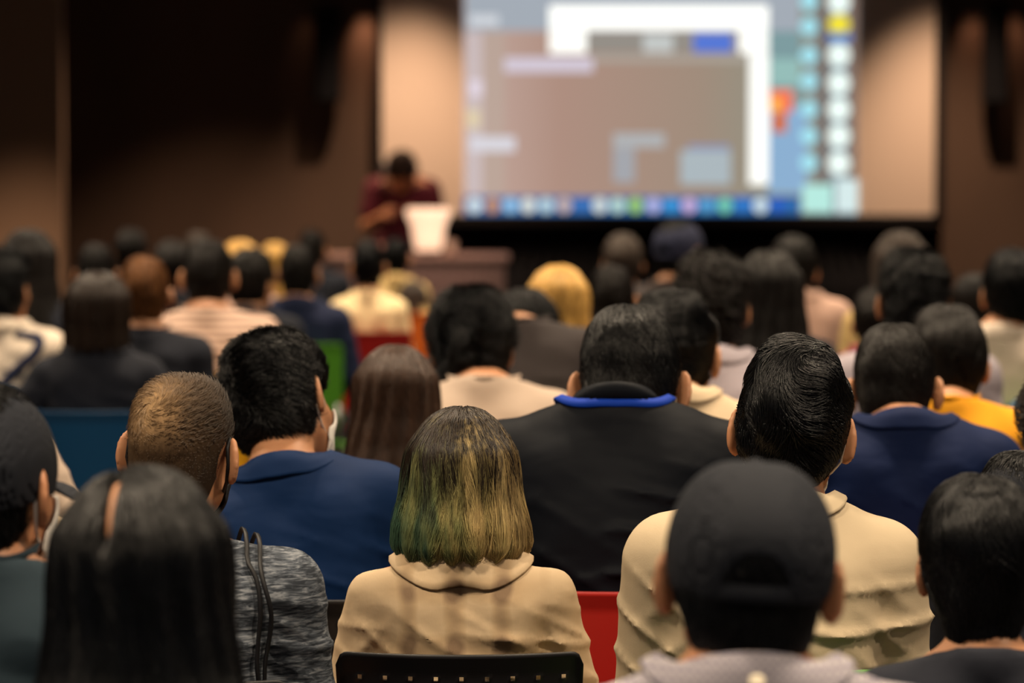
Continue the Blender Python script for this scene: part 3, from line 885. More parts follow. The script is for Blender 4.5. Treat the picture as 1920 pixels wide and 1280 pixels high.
def disc(name, px, py, r, m, parent, Y):
    V, Fc = lathe_geo([(r / 250.0, -0.002), (r / 250.0, 0.002)], 20)
    c = at(px, py, Y) - SO
    V = [(v[0] + c.x, v[2] + c.y, v[1] + c.z) for v in V]
    return mesh_obj(name, V, Fc, m, parent, smooth=False)
L1, L2, L3 = SY - 0.013, SY - 0.018, SY - 0.023
def ui(name, x0, y0, x1, y1, c, k=1.0, lay=L1): return px_box(name, x0, y0, x1, y1, lay, 0.004, emis(c, k), img, 0, SO)
ui('menu_bar', 872, -60, 1500, 58, (164, 172, 182)); ui('menu_bar', 1440, 58, 1500, 200, (126, 156, 160))
ui('wallpaper', 1441, 200, 1512, 362, (140, 176, 210)); ui('wallpaper', 872, 60, 905, 365, (206, 190, 190), 0.95)
ui('sidebar', 906, 60, 946, 365, (186, 164, 152)); ui('panel', 1445, 110, 1500, 160, (150, 190, 185), 1.0, L2)
ui('window_frame', 1030, 10, 1441, 56, (252, 252, 246), 1.25, L2); ui('window_frame', 1030, 57, 1100, 100, (252, 252, 246), 1.2, L2)
ui('window_frame', 1386, 57, 1441, 100, (252, 252, 246), 1.2, L2); ui('window_frame', 1405, 101, 1441, 346, (252, 252, 246), 1.2, L2)
ui('toolbar', 1101, 60, 1298, 98, (156, 150, 142), 0.9, L1); ui('toolbar', 1206, 64, 1262, 98, (196, 200, 198), 1, L2)
ui('highlighted_tab', 1300, 62, 1374, 98, (84, 116, 205), 1.1, L2)
ui('title_bar', 946, 108, 1112, 135, (212, 202, 216), 1, L2); ui('title_bar', 1112, 104, 1400, 116, (172, 164, 154), 1, L1)
ui('small_window', 1150, 250, 1246, 276, (176, 178, 180)); ui('small_window', 1150, 277, 1190, 342, (164, 166, 172)); ui('small_window', 1276, 282, 1370, 346, (172, 184, 190))
ui('small_window', 1290, 272, 1368, 281, (140, 150, 185)); ui('sidebar_label', 880, 256, 966, 284, (216, 214, 222), 1, L2)
ui('sidebar_label', 880, 28, 935, 48, (210, 214, 220), 1, L2); ui('sidebar_label', 880, 150, 905, 180, (226, 214, 226), 1, L2)
ui('sidebar_label', 875, 205, 900, 240, (222, 205, 170), 1, L2)
ui('orange_emblem', 1443, 168, 1486, 210, (240, 118, 84), 1.1, L2); ui('orange_emblem', 1449, 211, 1474, 248, (214, 110, 56), 1, L2)
ui('orange_emblem', 1446, 184, 1462, 208, (250, 190, 70), 1.1, L3)
ui('desktop_strip', 1534, -60, 1552, 345, (118, 104, 96)); ui('desktop_strip', 1590, -60, 1607, 335, (128, 108, 98))
for y in (-25, 2, 50, 104, 152, 205, 255, 305): disc('desktop_icon', 1517, y, 16, emis((160, 220, 232), 1.1), img, L2)
for y in (-40, 3, 103, 156, 205, 255, 306): disc('desktop_icon', 1573, y, 21, emis((232, 246, 240), 1.15), img, L2)
disc('desktop_icon', 1573, 46, 20, emis((236, 220, 60), 1.1), img, L2); ui('desktop_icon', 1552, 62, 1596, 78, (60, 120, 200), 1, L3)
ui('desktop_icon', 1505, 346, 1560, 398, (176, 226, 216), 1.1, L2); ui('desktop_icon', 1568, 336, 1608, 398, (206, 226, 226), 1.1, L2)
ui('dock', 870, 368, 1500, 402, (44, 104, 168), 1.0, L1)
dc = [(215, 228, 230), (196, 140, 90), (150, 196, 230), (225, 228, 215), (190, 215, 220), (200, 175, 165), (60, 110, 180), (215, 222, 214), (190, 220, 205), (160, 205, 90), (180, 180, 225), (60, 150, 215), (205, 175, 215), (90, 160, 205), (120, 205, 170), (50, 120, 200), (210, 226, 230), (40, 90, 190)]
for i, c in enumerate(dc): disc('dock_icon', 890 + i * 33.5, 385, 13.5, emis(c, 1.05), img, L2)

# black drape below the screen
def drape_geo(x0, x1, z0, z1, y, folds, amp):
    n = folds * 8; V = []; Fc = []
    for i in range(n + 1):
        t = i / n; x = x0 + (x1 - x0) * t
        yy = y + amp * math.sin(t * folds * 2 * math.pi)
        V += [(x, yy, z0), (x, yy, z1), (x, yy + 0.01, z1), (x, yy + 0.01, z0)]
        if i:
            a = (i - 1) * 4; b_ = i * 4
            Fc += [(a, b_, b_ + 1, a + 1), (a + 1, b_ + 1, b_ + 2, a + 2), (a + 2, b_ + 2, b_ + 3, a + 3), (a + 3, b_ + 3, b_, a)]
    return V, Fc
V, Fc = drape_geo(at(830, 400, BACK_Y - 0.1).x, at(1766, 400, BACK_Y - 0.1).x, 0.0, at(900, 428, BACK_Y - 0.1).z, BACK_Y - 0.09, 40, 0.02)
tag(mesh_obj('stage_drape', V, Fc, M_BLK), 'black pleated drape hanging below the projection screen', 'drape')

# tall narrow column loudspeakers on the wall, one each side of the screen, each with a small warm lamp behind
def column_speaker(px0, px1, y0, y1, label, gx, gp):
    a, b_ = at(px0, y0, BACK_Y - 0.2), at(px1, y1, BACK_Y - 0.2)
    wd, ht = b_.x - a.x, a.z - b_.z
    o = empty('column_speaker', ((a.x + b_.x) / 2, BACK_Y - 0.12, b_.z)); tag(o, label, 'loudspeaker', 'column loudspeakers beside the screen')
    box('cabinet', (0, 0, ht / 2), (wd, 0.14, ht), M_BLKM, o, 0.02)
    V, Fc = box_geo((0, -0.078, ht / 2), (wd * 0.82, 0.012, ht * 0.94), 0.005)
    mesh_obj('grille', V, Fc, M_BLK, o, False)
    box('wall_bracket', (0, 0.08, ht * 0.75), (0.05, 0.04, 0.12), M_BLKM, o)
    box('wall_bracket', (0, 0.08, ht * 0.25), (0.05, 0.04, 0.12), M_BLKM, o)
    for g, p_, zz in gp:
        spot('wall_spot', (at(g, 0, BACK_Y - 0.25).x, BACK_Y - 0.22, zz + 0.35), (at(g, 0, BACK_Y - 0.25).x, BACK_Y, zz - 0.15), 40, p_, col=(1.0, 0.5, 0.28), blend=1.0, soft=0.03)
zg = at(700, 60, BACK_Y).z
column_speaker(588, 638, 22, 192, 'black column loudspeaker on the wall left of the projection screen', None, ((682, 34, zg), (570, 1.5, zg)))
column_speaker(1845, 1892, 12, 196, 'black column loudspeaker on the wall right of the projection screen', None, ((1832, 13, zg), (1912, 11, zg)))

# presenter's table with things on it
TY = 22.5
tp = at(840, 480, TY)
tz = tp.z
M_TAB = mat('table_cloth', (0.34, 0.22, 0.19), 0.7, 0.3); M_TSK = mat('table_skirt', (0.17, 0.115, 0.105), 0.85, 0.2)
tx0, tx1 = at(590, 485, TY).x, at(955, 485, TY).x
tab = empty('speaker_table', ((tx0 + tx1) / 2, TY + 0.3, 0)); tag(tab, 'long table with brownish cloth in front of the presenter at the far wall', 'table')
hw = (tx1 - tx0) / 2
V, Fc = box_geo((0, 0, tz - 0.02), (hw * 2, 0.7, 0.04), 0.012); mesh_obj('table_top', V, Fc, M_TAB, tab, False)
V, Fc = drape_geo(-hw + 0.03, hw - 0.03, 0.05, tz - 0.03, -0.32, 24, 0.012); mesh_obj('table_skirt', V, Fc, M_TSK, tab)
for sx in (-1, 1):
    for sy in (-1, 1): box('leg', (sx * (hw - 0.06), sy * 0.26, (tz - 0.04) / 2), (0.04, 0.04, tz - 0.04), M_BLKM, tab)
# flared white lamp standing on the table, lit
lx = at(803, 480, TY + 0.2).x
lm = empty('table_lamp', (lx, TY + 0.25, tz)); tag(lm, 'bright white flared lamp glowing on the presenter table', 'lamp')
M_LAMP = mat('lamp_glow', (0.8, 0.7, 0.6), 0.6, 0.2, emit=(1.0, 0.62, 0.40), estr=1.15)
V, Fc = lathe_geo([(0.085, 0.03), (0.10, 0.1), (0.115, 0.2), (0.145, 0.26), (0.15, 0.30), (0.13, 0.31)], 28); mesh_obj('lamp_shade', V, Fc, M_LAMP, lm)
V, Fc = lathe_geo([(0.07, 0.0), (0.07, 0.015), (0.02, 0.03)], 24); mesh_obj('lamp_base', V, Fc, M_BLKM, lm)
V, Fc = lathe_geo([(0.03, 0), (0.036, 0.01), (0.036, 0.10), (0.033, 0.10), (0.03, 0.012)], 20)
cp = mesh_obj('water_glass', V, Fc, mat('tumbler', (0.6, 0.42, 0.32), 0.15, 0.6)); cp.location = (at(845, 485, TY + 0.1).x, TY + 0.12, tz)
tag(cp, 'small glass tumbler on the presenter table right of the bright lamp', 'glass')
M_PINK = mat('pink_paper', (0.60, 0.34, 0.27), 0.6, 0.3)
def laptop(px, Y, label, mcol, sc=1.0):
    o = empty('laptop', (at(px, 480, Y).x, Y, tz)); tag(o, label, 'laptop')
    box('keyboard_base', (0, 0.1, 0.008), (0.32 * sc, 0.22, 0.016), M_BLKM, o, 0.004)
    q = box('lid', (0, 0, 0.105 * sc), (0.32 * sc, 0.008, 0.19 * sc), mcol, o, 0.003); q.rotation_euler = (math.radians(12), 0, 0)
laptop(722, TY + 0.12, 'open laptop with pinkish grey lid on the presenter table behind black haired heads', M_PINK, 0.42)

# ------------------------------------------------------------------ plastic chairs
def chair_meshes():
    D = {}
    # perforated shell of the backrest: a curved, slightly reclined sheet with rounded corners
    nx, nz = 58, 48; W, H = 0.405, 0.365
    def pt(i, j, off=0.0):
        u = i / nx * 2 - 1; t = j / nz
        x = u * W / 2 * (1 - 0.05 * (1 - t))
        z = 0.51 + t * H
        r = 0.10                    # corner rounding in units of the half width
        if abs(u) > 1 - r:
            k = (abs(u) - (1 - r)) / r; z -= (1 - math.sqrt(max(0, 1 - k * k))) * 0.022 * t; z += (1 - math.sqrt(max(0, 1 - k * k))) * 0.022 * (1 - t)
        y = -0.165 - 0.06 * t + 0.045 * u * u
        y -= 0.02 * max(0, t - 0.9) * 10 * 0.5
        return (x, y + off, z)
    V = []; Fc = []
    th = 0.009
    for off in (0, -th):
        for j in range(nz + 1):
            for i in range(nx + 1): V.append(pt(i, j, off))
    n1 = (nx + 1) * (nz + 1)
    hole = lambda i, j: 0 <= i < nx and 0 <= j < nz and (i - 5) % 6 == 0 and 4 < i < nx - 4 and (j - 5) % 6 == 1 and j > 4
    ID = lambda i, j: j * (nx + 1) + i
    for j in range(nz):
        for i in range(nx):
            a, b_, c, d = ID(i, j), ID(i + 1, j), ID(i + 1, j + 1), ID(i, j + 1)
            if hole(i, j):
                for p, q in ((a, b_), (b_, c), (c, d), (d, a)): Fc.append((p, q, q + n1, p + n1))
            else:
                Fc.append((d, c, b_, a)); Fc.append((a + n1, b_ + n1, c + n1, d + n1))
    for i in range(nx):
        Fc.append((ID(i, 0), ID(i + 1, 0), ID(i + 1, 0) + n1, ID(i, 0) + n1)); Fc.append((ID(i + 1, nz), ID(i, nz), ID(i, nz) + n1, ID(i + 1, nz) + n1))
    for j in range(nz):
        Fc.append((ID(0, j + 1), ID(0, j), ID(0, j) + n1, ID(0, j + 1) + n1)); Fc.append((ID(nx, j), ID(nx, j + 1), ID(nx, j + 1) + n1, ID(nx, j) + n1))
    D['backrest'] = (V, Fc)
    PF = [f for f in Fc if True]
    for j in range(nz):
        for i in range(nx):
            if hole(i, j):
                a, b_, c, d = ID(i, j), ID(i + 1, j), ID(i + 1, j + 1), ID(i, j + 1)
                for p, q in ((a, b_), (b_, c), (c, d), (d, a)): PF.remove((p, q, q + n1, p + n1))
                PF += [(d, c, b_, a), (a + n1, b_ + n1, c + n1, d + n1)]
    D['plain'] = (V, PF)
    V = []; Fc = []; n = 20
    for off in (0, -0.012):
        for j in range(n + 1):
            for i in range(n + 1):
                u = i / n * 2 - 1; t = j / n
                y = -0.20 + t * 0.42
                z = 0.432 - 0.012 * (1 - u * u) - (0.02 * max(0, t - 0.85) / 0.15) + 0.035 * max(0, 0.15 - t) / 0.15
                V.append((u * 0.215 * (1 - 0.06 * (1 - t)), y, z + off))
    m1 = (n + 1) ** 2
    ID2 = lambda i, j: j * (n + 1) + i
    for j in range(n):
        for i in range(n):
            a, b_, c, d = ID2(i, j), ID2(i + 1, j), ID2(i + 1, j + 1), ID2(i, j + 1)
            Fc.append((a, b_, c, d)); Fc.append((d + m1, c + m1, b_ + m1, a + m1))
    for i in range(n):
        Fc.append((ID2(i + 1, 0), ID2(i, 0), ID2(i, 0) + m1, ID2(i + 1, 0) + m1)); Fc.append((ID2(i, n), ID2(i + 1, n), ID2(i + 1, n) + m1, ID2(i, n) + m1))
        Fc.append((ID2(0, i), ID2(0, i + 1), ID2(0, i + 1) + m1, ID2(0, i) + m1)); Fc.append((ID2(n, i + 1), ID2(n, i), ID2(n, i) + m1, ID2(n, i + 1) + m1))
    D['seat'] = (V, Fc)
    D['legs'] = []
    for sx in (-1, 1):
        D['legs'].append(tube_geo([(sx * 0.19, 0.17, 0.405), (sx * 0.2, 0.185, 0.38), (sx * 0.225, 0.22, 0.0)], 0.011, 10))
        D['legs'].append(tube_geo([(sx * 0.19, -0.15, 0.405), (sx * 0.2, -0.17, 0.38), (sx * 0.225, -0.24, 0.0)], 0.011, 10))
    V1, F1 = tube_geo([(-0.19, 0.17, 0.408), (-0.19, -0.15, 0.408), (-0.185, -0.185, 0.44), (-0.18, -0.155, 0.53), (-0.175, -0.165, 0.62)], 0.010, 10)
    V2, F2 = tube_geo([(0.19, 0.17, 0.408), (0.19, -0.15, 0.408), (0.185, -0.185, 0.44), (0.18, -0.155, 0.53), (0.175, -0.165, 0.62)], 0.010, 10)
    V3, F3 = tube_geo([(-0.19, 0.12, 0.405), (0.19, 0.12, 0.405)], 0.009, 8); V4, F4 = tube_geo([(-0.19, -0.12, 0.405), (0.19, -0.12, 0.405)], 0.009, 8)
    D['frame'] = join_geo([(V1, F1), (V2, F2), (V3, F3), (V4, F4)])
    return D
CM = {}
_D = chair_meshes()
M_LEG = mat('chair_steel', (0.35, 0.34, 0.33), 0.3, 0.5, metal=0.9)
def _me(name, g):
    o = mesh_obj(name, g[0], g[1], M_LEG); me = o.data; bpy.data.objects.remove(o); return me
CM['backrest'] = _me('backrest', _D['backrest']); CM['plain'] = _me('backrest', _D['plain']); CM['seat'] = _me('seat', _D['seat']); CM['frame'] = _me('seat_frame', _D['frame'])
CM['legs'] = [_me('leg', g) for g in _D['legs']]
CHC = {'black': (0.006, 0.006, 0.008), 'red': (0.40, 0.012, 0.010), 'green': (0.07, 0.26, 0.018), 'yellow': (0.75, 0.40, 0.015), 'blue': (0.003, 0.055, 0.15), 'orange': (0.62, 0.12, 0.014)}
CHM = {k: mat(k + '_plastic', c, 0.42, 0.4) for k, c in CHC.items()}
def chair(col, loc, rz, label, h=1.0):
    o = empty('plastic_chair', loc, rz); tag(o, label, 'chair', 'moulded plastic chairs in rows')
    o.scale = (1, 1, h)
    inst('backrest', CM['backrest' if col == 'black' else 'plain'], o, None, CHM[col]); inst('seat', CM['seat'], o, None, CHM[col])
    inst('seat_frame', CM['frame'], o)
    for l in CM['legs']: inst('leg', l, o)
    return o

# ------------------------------------------------------------------ garments
def striped():
    m = mat('striped_knit', (0.62, 0.42, 0.33), 0.85, 0.2)
    v = coord(m, (1, 1, 1)); nt, N, L, b = nodes(m)
    w_ = N.new('ShaderNodeTexWave'); w_.bands_direction = 'Z'; w_.inputs['Scale'].default_value = 12; w_.inputs['Distortion'].default_value = 0.4
    L.new(v, w_.inputs['Vector']); base(m, ramp(m, w_.outputs['Fac'], [(0.4, (0.70, 0.50, 0.40)), (0.75, (0.33, 0.21, 0.165))])); return m
def heather():
    m = mat('heather_jersey', (0.12, 0.14, 0.18), 0.9, 0.2)
    v = coord(m, (14, 14, 95), (0.0, 0.25, 0)); n = noise(m, v, 2.0, 3, 0.7, 0.6)
    base(m, ramp(m, n, [(0.40, (0.022, 0.027, 0.036)), (0.52, (0.075, 0.088, 0.11)), (0.66, (0.22, 0.24, 0.27))]))
    v2 = coord(m, (3, 3, 8)); n2 = noise(m, v2, 3, 3); bump(m, n2, 0.5, 0.02); return m
def plaid():
    m = mat('faded_plaid_cotton', (0.55, 0.40, 0.24), 0.85, 0.2)
    nt, N, L, b = nodes(m)
    tc = N.new('ShaderNodeTexCoord'); sp = N.new('ShaderNodeSeparateXYZ'); L.new(tc.outputs['Object'], sp.inputs[0])
    v = coord(m); dn = noise(m, v, 9, 3)
    def wob(sock, f, ph, a):
        q = N.new('ShaderNodeMath'); q.operation = 'MULTIPLY_ADD'; L.new(sock, q.inputs[0]); q.inputs[1].default_value = f; q.inputs[2].default_value = ph
        r = N.new('ShaderNodeMath'); r.operation = 'MULTIPLY_ADD'; L.new(dn, r.inputs[0]); r.inputs[1].default_value = a; L.new(q.outputs[0], r.inputs[2])
        s = N.new('ShaderNodeMath'); s.operation = 'SINE'; L.new(r.outputs[0], s.inputs[0])
        t = N.new('ShaderNodeMapRange'); t.inputs[1].default_value = 0.0; t.inputs[2].default_value = 1.0; L.new(s.outputs[0], t.inputs[0]); return t.outputs[0]
    a1 = wob(sp.outputs['X'], 72.0, 0.6, 3.5); a2 = wob(sp.outputs['Z'], 60.0, 1.7, 3.5)
    ml = N.new('ShaderNodeMath'); ml.operation = 'MULTIPLY'; L.new(a1, ml.inputs[0]); ml.inputs[1].default_value = 0.45
    ad = N.new('ShaderNodeMath'); ad.operation = 'MULTIPLY_ADD'; L.new(a2, ad.inputs[0]); ad.inputs[1].default_value = 0.40; L.new(ml.outputs[0], ad.inputs[2])
    # the check shows only in the middle of the back
    ab = N.new('ShaderNodeMath'); ab.operation = 'ABSOLUTE'; L.new(sp.outputs['X'], ab.inputs[0])
    mk = N.new('ShaderNodeMapRange'); mk.inputs[1].default_value = 0.17; mk.inputs[2].default_value = 0.09; L.new(ab.outputs[0], mk.inputs[0])
    m2 = N.new('ShaderNodeMath'); m2.operation = 'MULTIPLY'; L.new(ad.outputs[0], m2.inputs[0]); L.new(mk.outputs[0], m2.inputs[1])
    base(m, ramp(m, m2.outputs[0], [(0.0, (0.54, 0.41, 0.265)), (0.3, (0.42, 0.305, 0.185)), (0.7, (0.20, 0.135, 0.085))]))
    v2 = coord(m, (1, 1, 1.6)); n2 = noise(m, v2, 9, 3, 0.45, 0.2); nb = bump(m, n2, 0.25, 0.012)
    v3 = coord(m, (400, 60, 60)); n3 = noise(m, v3, 2, 2); bump(m, n3, 0.1, 0.002, nb); return m
def gingham():
    m = mat('gingham_cotton', (0.6, 0.58, 0.62), 0.85, 0.2)
    v = coord(m); nt, N, L, b = nodes(m)
    sock = []
    for dr in ('X', 'Z'):
        w_ = N.new('ShaderNodeTexWave'); w_.bands_direction = dr; w_.inputs['Scale'].default_value = 34; L.new(v, w_.inputs['Vector']); sock.append(w_.outputs['Fac'])
    ad = N.new('ShaderNodeMath'); ad.operation = 'MULTIPLY'; L.new(sock[0], ad.inputs[0]); L.new(sock[1], ad.inputs[1])
    base(m, ramp(m, ad.outputs[0], [(0.1, (0.26, 0.24, 0.30)), (0.5, (0.50, 0.46, 0.48))])); return m
def denim():
    m = cloth((0.012, 0.045, 0.13), 0.6).copy(); return m
TOPM = {'heather': heather(), 'striped': striped(), 'plaid': plaid(), 'gingham': gingham(),
        'cream': cloth((0.52, 0.42, 0.285), 0.35), 'bluejacket': cloth((0.003, 0.020, 0.080), 1.2, 0.7, 0.14), 'blackshirt': cloth((0.0035, 0.005, 0.009), 1.3, 0.62, 0.10),
        'navy': cloth((0.002, 0.010, 0.052), 1.2, 0.7, 0.14), 'mustard': cloth((0.72, 0.31, 0.012), 0.5), 'beige': cloth((0.55, 0.43, 0.29), 0.5), 'oat': cloth((0.46, 0.36, 0.29), 0.5),
        'darkgrey': cloth((0.045, 0.036, 0.036), 0.5), 'white': cloth((0.66, 0.56, 0.46), 0.5), 'lilac': cloth((0.42, 0.37, 0.42), 0.5), 'pink': cloth((0.62, 0.40, 0.32), 0.4),
        'ink': cloth((0.010, 0.012, 0.020), 0.4), 'teal': cloth((0.010, 0.022, 0.032), 0.5), 'yellowish': cloth((0.66, 0.50, 0.24), 0.4), 'maroon': cloth((0.22, 0.03, 0.055), 0.4),
        'tan': cloth((0.60, 0.42, 0.18), 0.4), 'denim': cloth((0.03, 0.085, 0.16), 0.5), 'wine': cloth((0.07, 0.008, 0.016), 0.5), 'creamy': cloth((0.85, 0.66, 0.38), 0.3),
        'darknavy': cloth((0.010, 0.016, 0.05), 0.4)}
M_TR = cloth((0.02, 0.02, 0.028), 0.4)
M_SHOE = mat('shoe_leather', (0.02, 0.018, 0.018), 0.5, 0.4)
def _shoe():
    def f(P):
        d = smin(ell(P, (0, -0.02, 0.035), (0.036, 0.06, 0.045)), ell(P, (0, 0.08, 0.02), (0.045, 0.095, 0.033)), 0.03)
        return smax(d, 0.0 - P[2] + 0 * P[0], 0.004)
    return sdf_mesh('shoe', f, (-0.06, -0.1, -0.02), (0.06, 0.2, 0.1), 0.009, M_SHOE)
SHOE = _shoe()

def garment_field(b, g, pose=None, arm=False):
    def f(q):
        d = smin(torso_sdf(q, b, g), rcap(q, (0, -0.03, 1.04), (0, -0.022, 1.12), 0.066, 0.060), 0.03)
        if arm:
            for sd in (1, -1): d = smin(d, arm_sdf(q, b, sd, pose, g + 0.008, 0.62), 0.03)
        return d
    return f

def ring_rows(b, g, rows, n=44):
    """rows of (radius, height or None, lift): a height gives a free ring, None lays the ring on the cloth"""
    f = garment_field(b, g); F = lambda q: f([q[:, 0], q[:, 1], q[:, 2]])
    a = np.arange(n) * 2 * math.pi / n; out = []
    for r, z, lift in rows:
        p = np.stack([r * np.cos(a), -0.028 + r * 1.08 * np.sin(a), np.full(n, 1.08)], 1)
        tilt = -0.36 * (p[:, 1] + 0.028 + 0.07) * max(-0.6, 1 - (r - 0.071) / 0.035)
        if z is not None: p[:, 2] = z + tilt
        else:
            p[:, 2] = 1.098 - (r - 0.071) * 0.95 + tilt
            for _ in range(8): p = p - grad(f, p) * ((F(p) - lift) * 0.8)[:, None]
        out.append(p)
    V = np.concatenate(out); k = len(rows)
    Fc = [(i * n + q, i * n + (q + 1) % n, ((i + 1) % k) * n + (q + 1) % n, ((i + 1) % k) * n + q) for i in range(k) for q in range(n)]
    return V, Fc

def collar_mesh(kind, b, g):
    if ('collar', kind, b, g) in _hair: return _hair[('collar', kind, b, g)]
    h = {'shirt': 1.108, 'wide': 1.088, 'stand': 1.118, 'crew': 1.088}[kind]
    R2 = {'shirt': 0.103, 'wide': 0.130, 'stand': 0.079, 'crew': 0.080}[kind]
    rows = [(0.064, h - 0.03, 0), (0.063, h - 0.004, 0), (0.066, h + 0.003, 0), (0.071, h + 0.002, 0)]
    if kind in ('shirt', 'wide'):
        for t in (0.30, 0.6, 0.85, 0.97): rows.append((0.074 + (R2 - 0.074) * t, None, 0.0065))
        rows.append((R2, None, 0.004)); rows.append((R2 - 0.002, None, -0.004))
    else: rows += [(R2 - 0.004, h - 0.008, 0), (R2, None, 0.003), (R2 - 0.004, None, -0.006)]
    rows.append((0.070, h - 0.034, 0))
    V, Fc = ring_rows(b, g, rows)
    o = mesh_obj('collar', V, Fc, M_TR); me = o.data; bpy.data.objects.remove(o)
    _hair[('collar', kind, b, g)] = me
    return me

def tapered_strap(name, pose, LM, b, pts, m, parent, wd=0.012, th=0.003, g=0.017, lift=0.002):
    """a strap laid on the shirt surface through the given body-space points"""
    fl = garment_field(b, g, pose, pose is not None)
    f = lambda q: fl([q[:, 0], q[:, 1], q[:, 2]])
    P = []
    for i in range(len(pts) - 1):
        for t in np.linspace(0, 1, 9)[:-1]: P.append(np.array(pts[i]) * (1 - t) + np.array(pts[i + 1]) * t)
    P.append(np.array(pts[-1])); P = np.array(P, float)
    for _ in range(8):
        P = P - grad(fl, P) * ((f(P) - lift) * 0.8)[:, None]
    P[1:-1] = (P[:-2] + P[2:] + 2 * P[1:-1]) / 4
    G = grad(fl, P); T = norm(np.gradient(P, axis=0)); S = norm(np.cross(T, G))
    V = []; Fc = []
    for i in range(len(P)):
        for a, c in ((-1, 0), (1, 0), (1, 1), (-1, 1)): V.append(P[i] + S[i] * a * wd / 2 + G[i] * c * th)
        if i:
            o1, o2 = (i - 1) * 4, i * 4
            for k in range(4): Fc.append((o1 + k, o1 + (k + 1) % 4, o2 + (k + 1) % 4, o2 + k))
    Fc += [(3, 2, 1, 0), tuple(len(V) - 4 + k for k in range(4))]
    A = np.array(LM); V = np.array(V) @ A[:3, :3].T + A[:3, 3]
    return mesh_obj(name, V, Fc, m, parent)

PEOPLE = []
def person(label, px, ytop, Y, hair='short', hc='black', b='m', top='ink', sleeve='long', collar='shirt', yaw=0, pitch=0, roll=0, off=(0, 0, 0),
           lean=0, slean=0, rz=0, pose='lap', res='lo', wr=1.0, g=0.014, chair_col='black', chair_label=None, strands_n=None, skin='a', hs=1.0, stand=False, seed=1,
           cap=None, mask=None, topz=None, squash=1.0, group='seated audience', name='person'):
    me, LM, HM = body_mesh(b, yaw, pitch, roll, off, lean, slean, pose, res, stand)
    tz_ = {'afro': 0.155, 'bushy': 0.15, 'tousled': 0.148, 'full': 0.147, 'bowl': 0.147, 'fade': 0.132, 'bob': 0.145, 'long': 0.146, 'stubble': 0.128}.get(hair, 0.141)
    if cap: tz_ = 0.143
    crown = HM @ Vector((0, -0.02, tz_ * hs)) if topz is None else HM @ Vector((0, -0.02, topz))
    T = at(px, ytop, Y)
    base_z = 0.0
    s = (T.z - 0.44) / (crown.z - 0.44) if not stand else (T.z) / (crown.z + 0.44)
    print('PERSON %-60s scale %.3f' % (label[:60], s))
    R = Matrix.Rotation(math.radians(rz), 3, 'Z')
    c = R @ Vector((crown.x * s * squash, crown.y * s, 0))
    root = empty(name, (T.x - c.x, T.y - c.y, 0.44 * s if stand else 0.44 * (1 - s)), math.radians(rz)); root.scale = (s * squash, s, s)
    tag(root, label, 'person', group)
    inst('body', me, root, None, SKIN[skin])
    sm = shirt_mesh(b, lean, slean, pose, sleeve, res, wr, g, 'high' if collar in ('shirt', 'stand') else collar, seed, stand)
    inst('shirt', sm, root, None, TOPM[top])
    inst('trousers', shirt_mesh(b, 0, 0, pose, 'long', 'lo', 0, g, '', 1, stand, 'trousers'), root, None, M_TR)
    for sd in (-1, 1):
        if stand: inst('shoe', SHOE, root, Matrix.Translation((sd * 0.11, 0.02, -0.44)))
        else: inst('shoe', SHOE, root, Matrix.Translation((sd * 0.135, 0.44, 0.0)))
    if collar:
        inst('collar', collar_mesh(collar, b, g), root, LM, TOPM[top])
    n = strands_n if strands_n is not None else {'hi': 9000, 'mid': 3500, 'lo': 900}[res]
    if hair: h = add_hair(root, HM, hair, HAIR[hc] if hc != 'bob' else BOBM, n, res != 'lo', hs)
    if cap: add_cap(root, HM, cap, None)
    if mask: add_mask(root, HM, mask, mask, r=0.0022 if mask is WHITE else 0.003)
    if chair_label:
        bx, by = root.location.x, root.location.y
        chair(chair_col, (bx + 0.025 * math.sin(math.radians(rz)), by - 0.025 * math.cos(math.radians(rz)), 0), math.radians(rz), chair_label)
    r = dict(root=root, LM=LM, HM=HM, b=b)
    return r
BOBM = bob_mat()

# ------------------------------------------------------------------ the audience, nearest row first
A = person('woman with very long straight black hair and pale centre parting, nearest on the left', 262, 868, 3.9, 'long', 'black', 'f', 'ink', res='mid', strands_n=14000, collar=None, chair_col='black', hs=1.0, pitch=0,
           chair_label='plastic chair under the woman with very long black hair')
B = person('man in dark baseball cap and pale gingham shirt, nearest on the right', 1418, 853, 3.85, 'under', 'black', 'm', 'gingham', collar='shirt', res='mid', strands_n=5000, cap=NAVYCAP, mask=None, pitch=4, roll=3, off=(0, 0, -0.016), skin='b',
           chair_col='black', chair_label='plastic chair under the man in dark cap and gingham shirt')
C = person('person with thick black bowl-like hair and bare nape at the lower right corner', 1838, 903, 4.75, 'bowl', 'black', 'f', 'ink', sleeve='short', collar=None, res='mid', strands_n=12000, pitch=6, off=(0, 0, 0.015), squash=1.0,
           chair_col='black', chair_label='plastic chair under the person with thick black hair at the lower right corner')
D = person('man in dark cap with pale ear loop and teal shirt, cut by left edge', -52, 716, 4.6, 'neat', 'black', 'm', 'teal', sleeve='short', collar='crew', res='mid', cap=NAVYCAP, mask=WHITE, yaw=-20, off=(0, 0, -0.035), skin='b',
           chair_col='black', chair_label='plastic chair under the man in cap at the left edge')
E = person('man with cropped fade haircut, black mask and grey heather tee', 340, 706, 5.45, 'fade', 'fade', 'm', 'heather', sleeve='short', collar='crew', res='hi', strands_n=9000, mask=BLACKM, yaw=-14, roll=3, off=(0.0, 0.0, 0.02), pose='lap', rz=0,
           chair_col='black', chair_label='black plastic chair under the man in the grey heather tee')
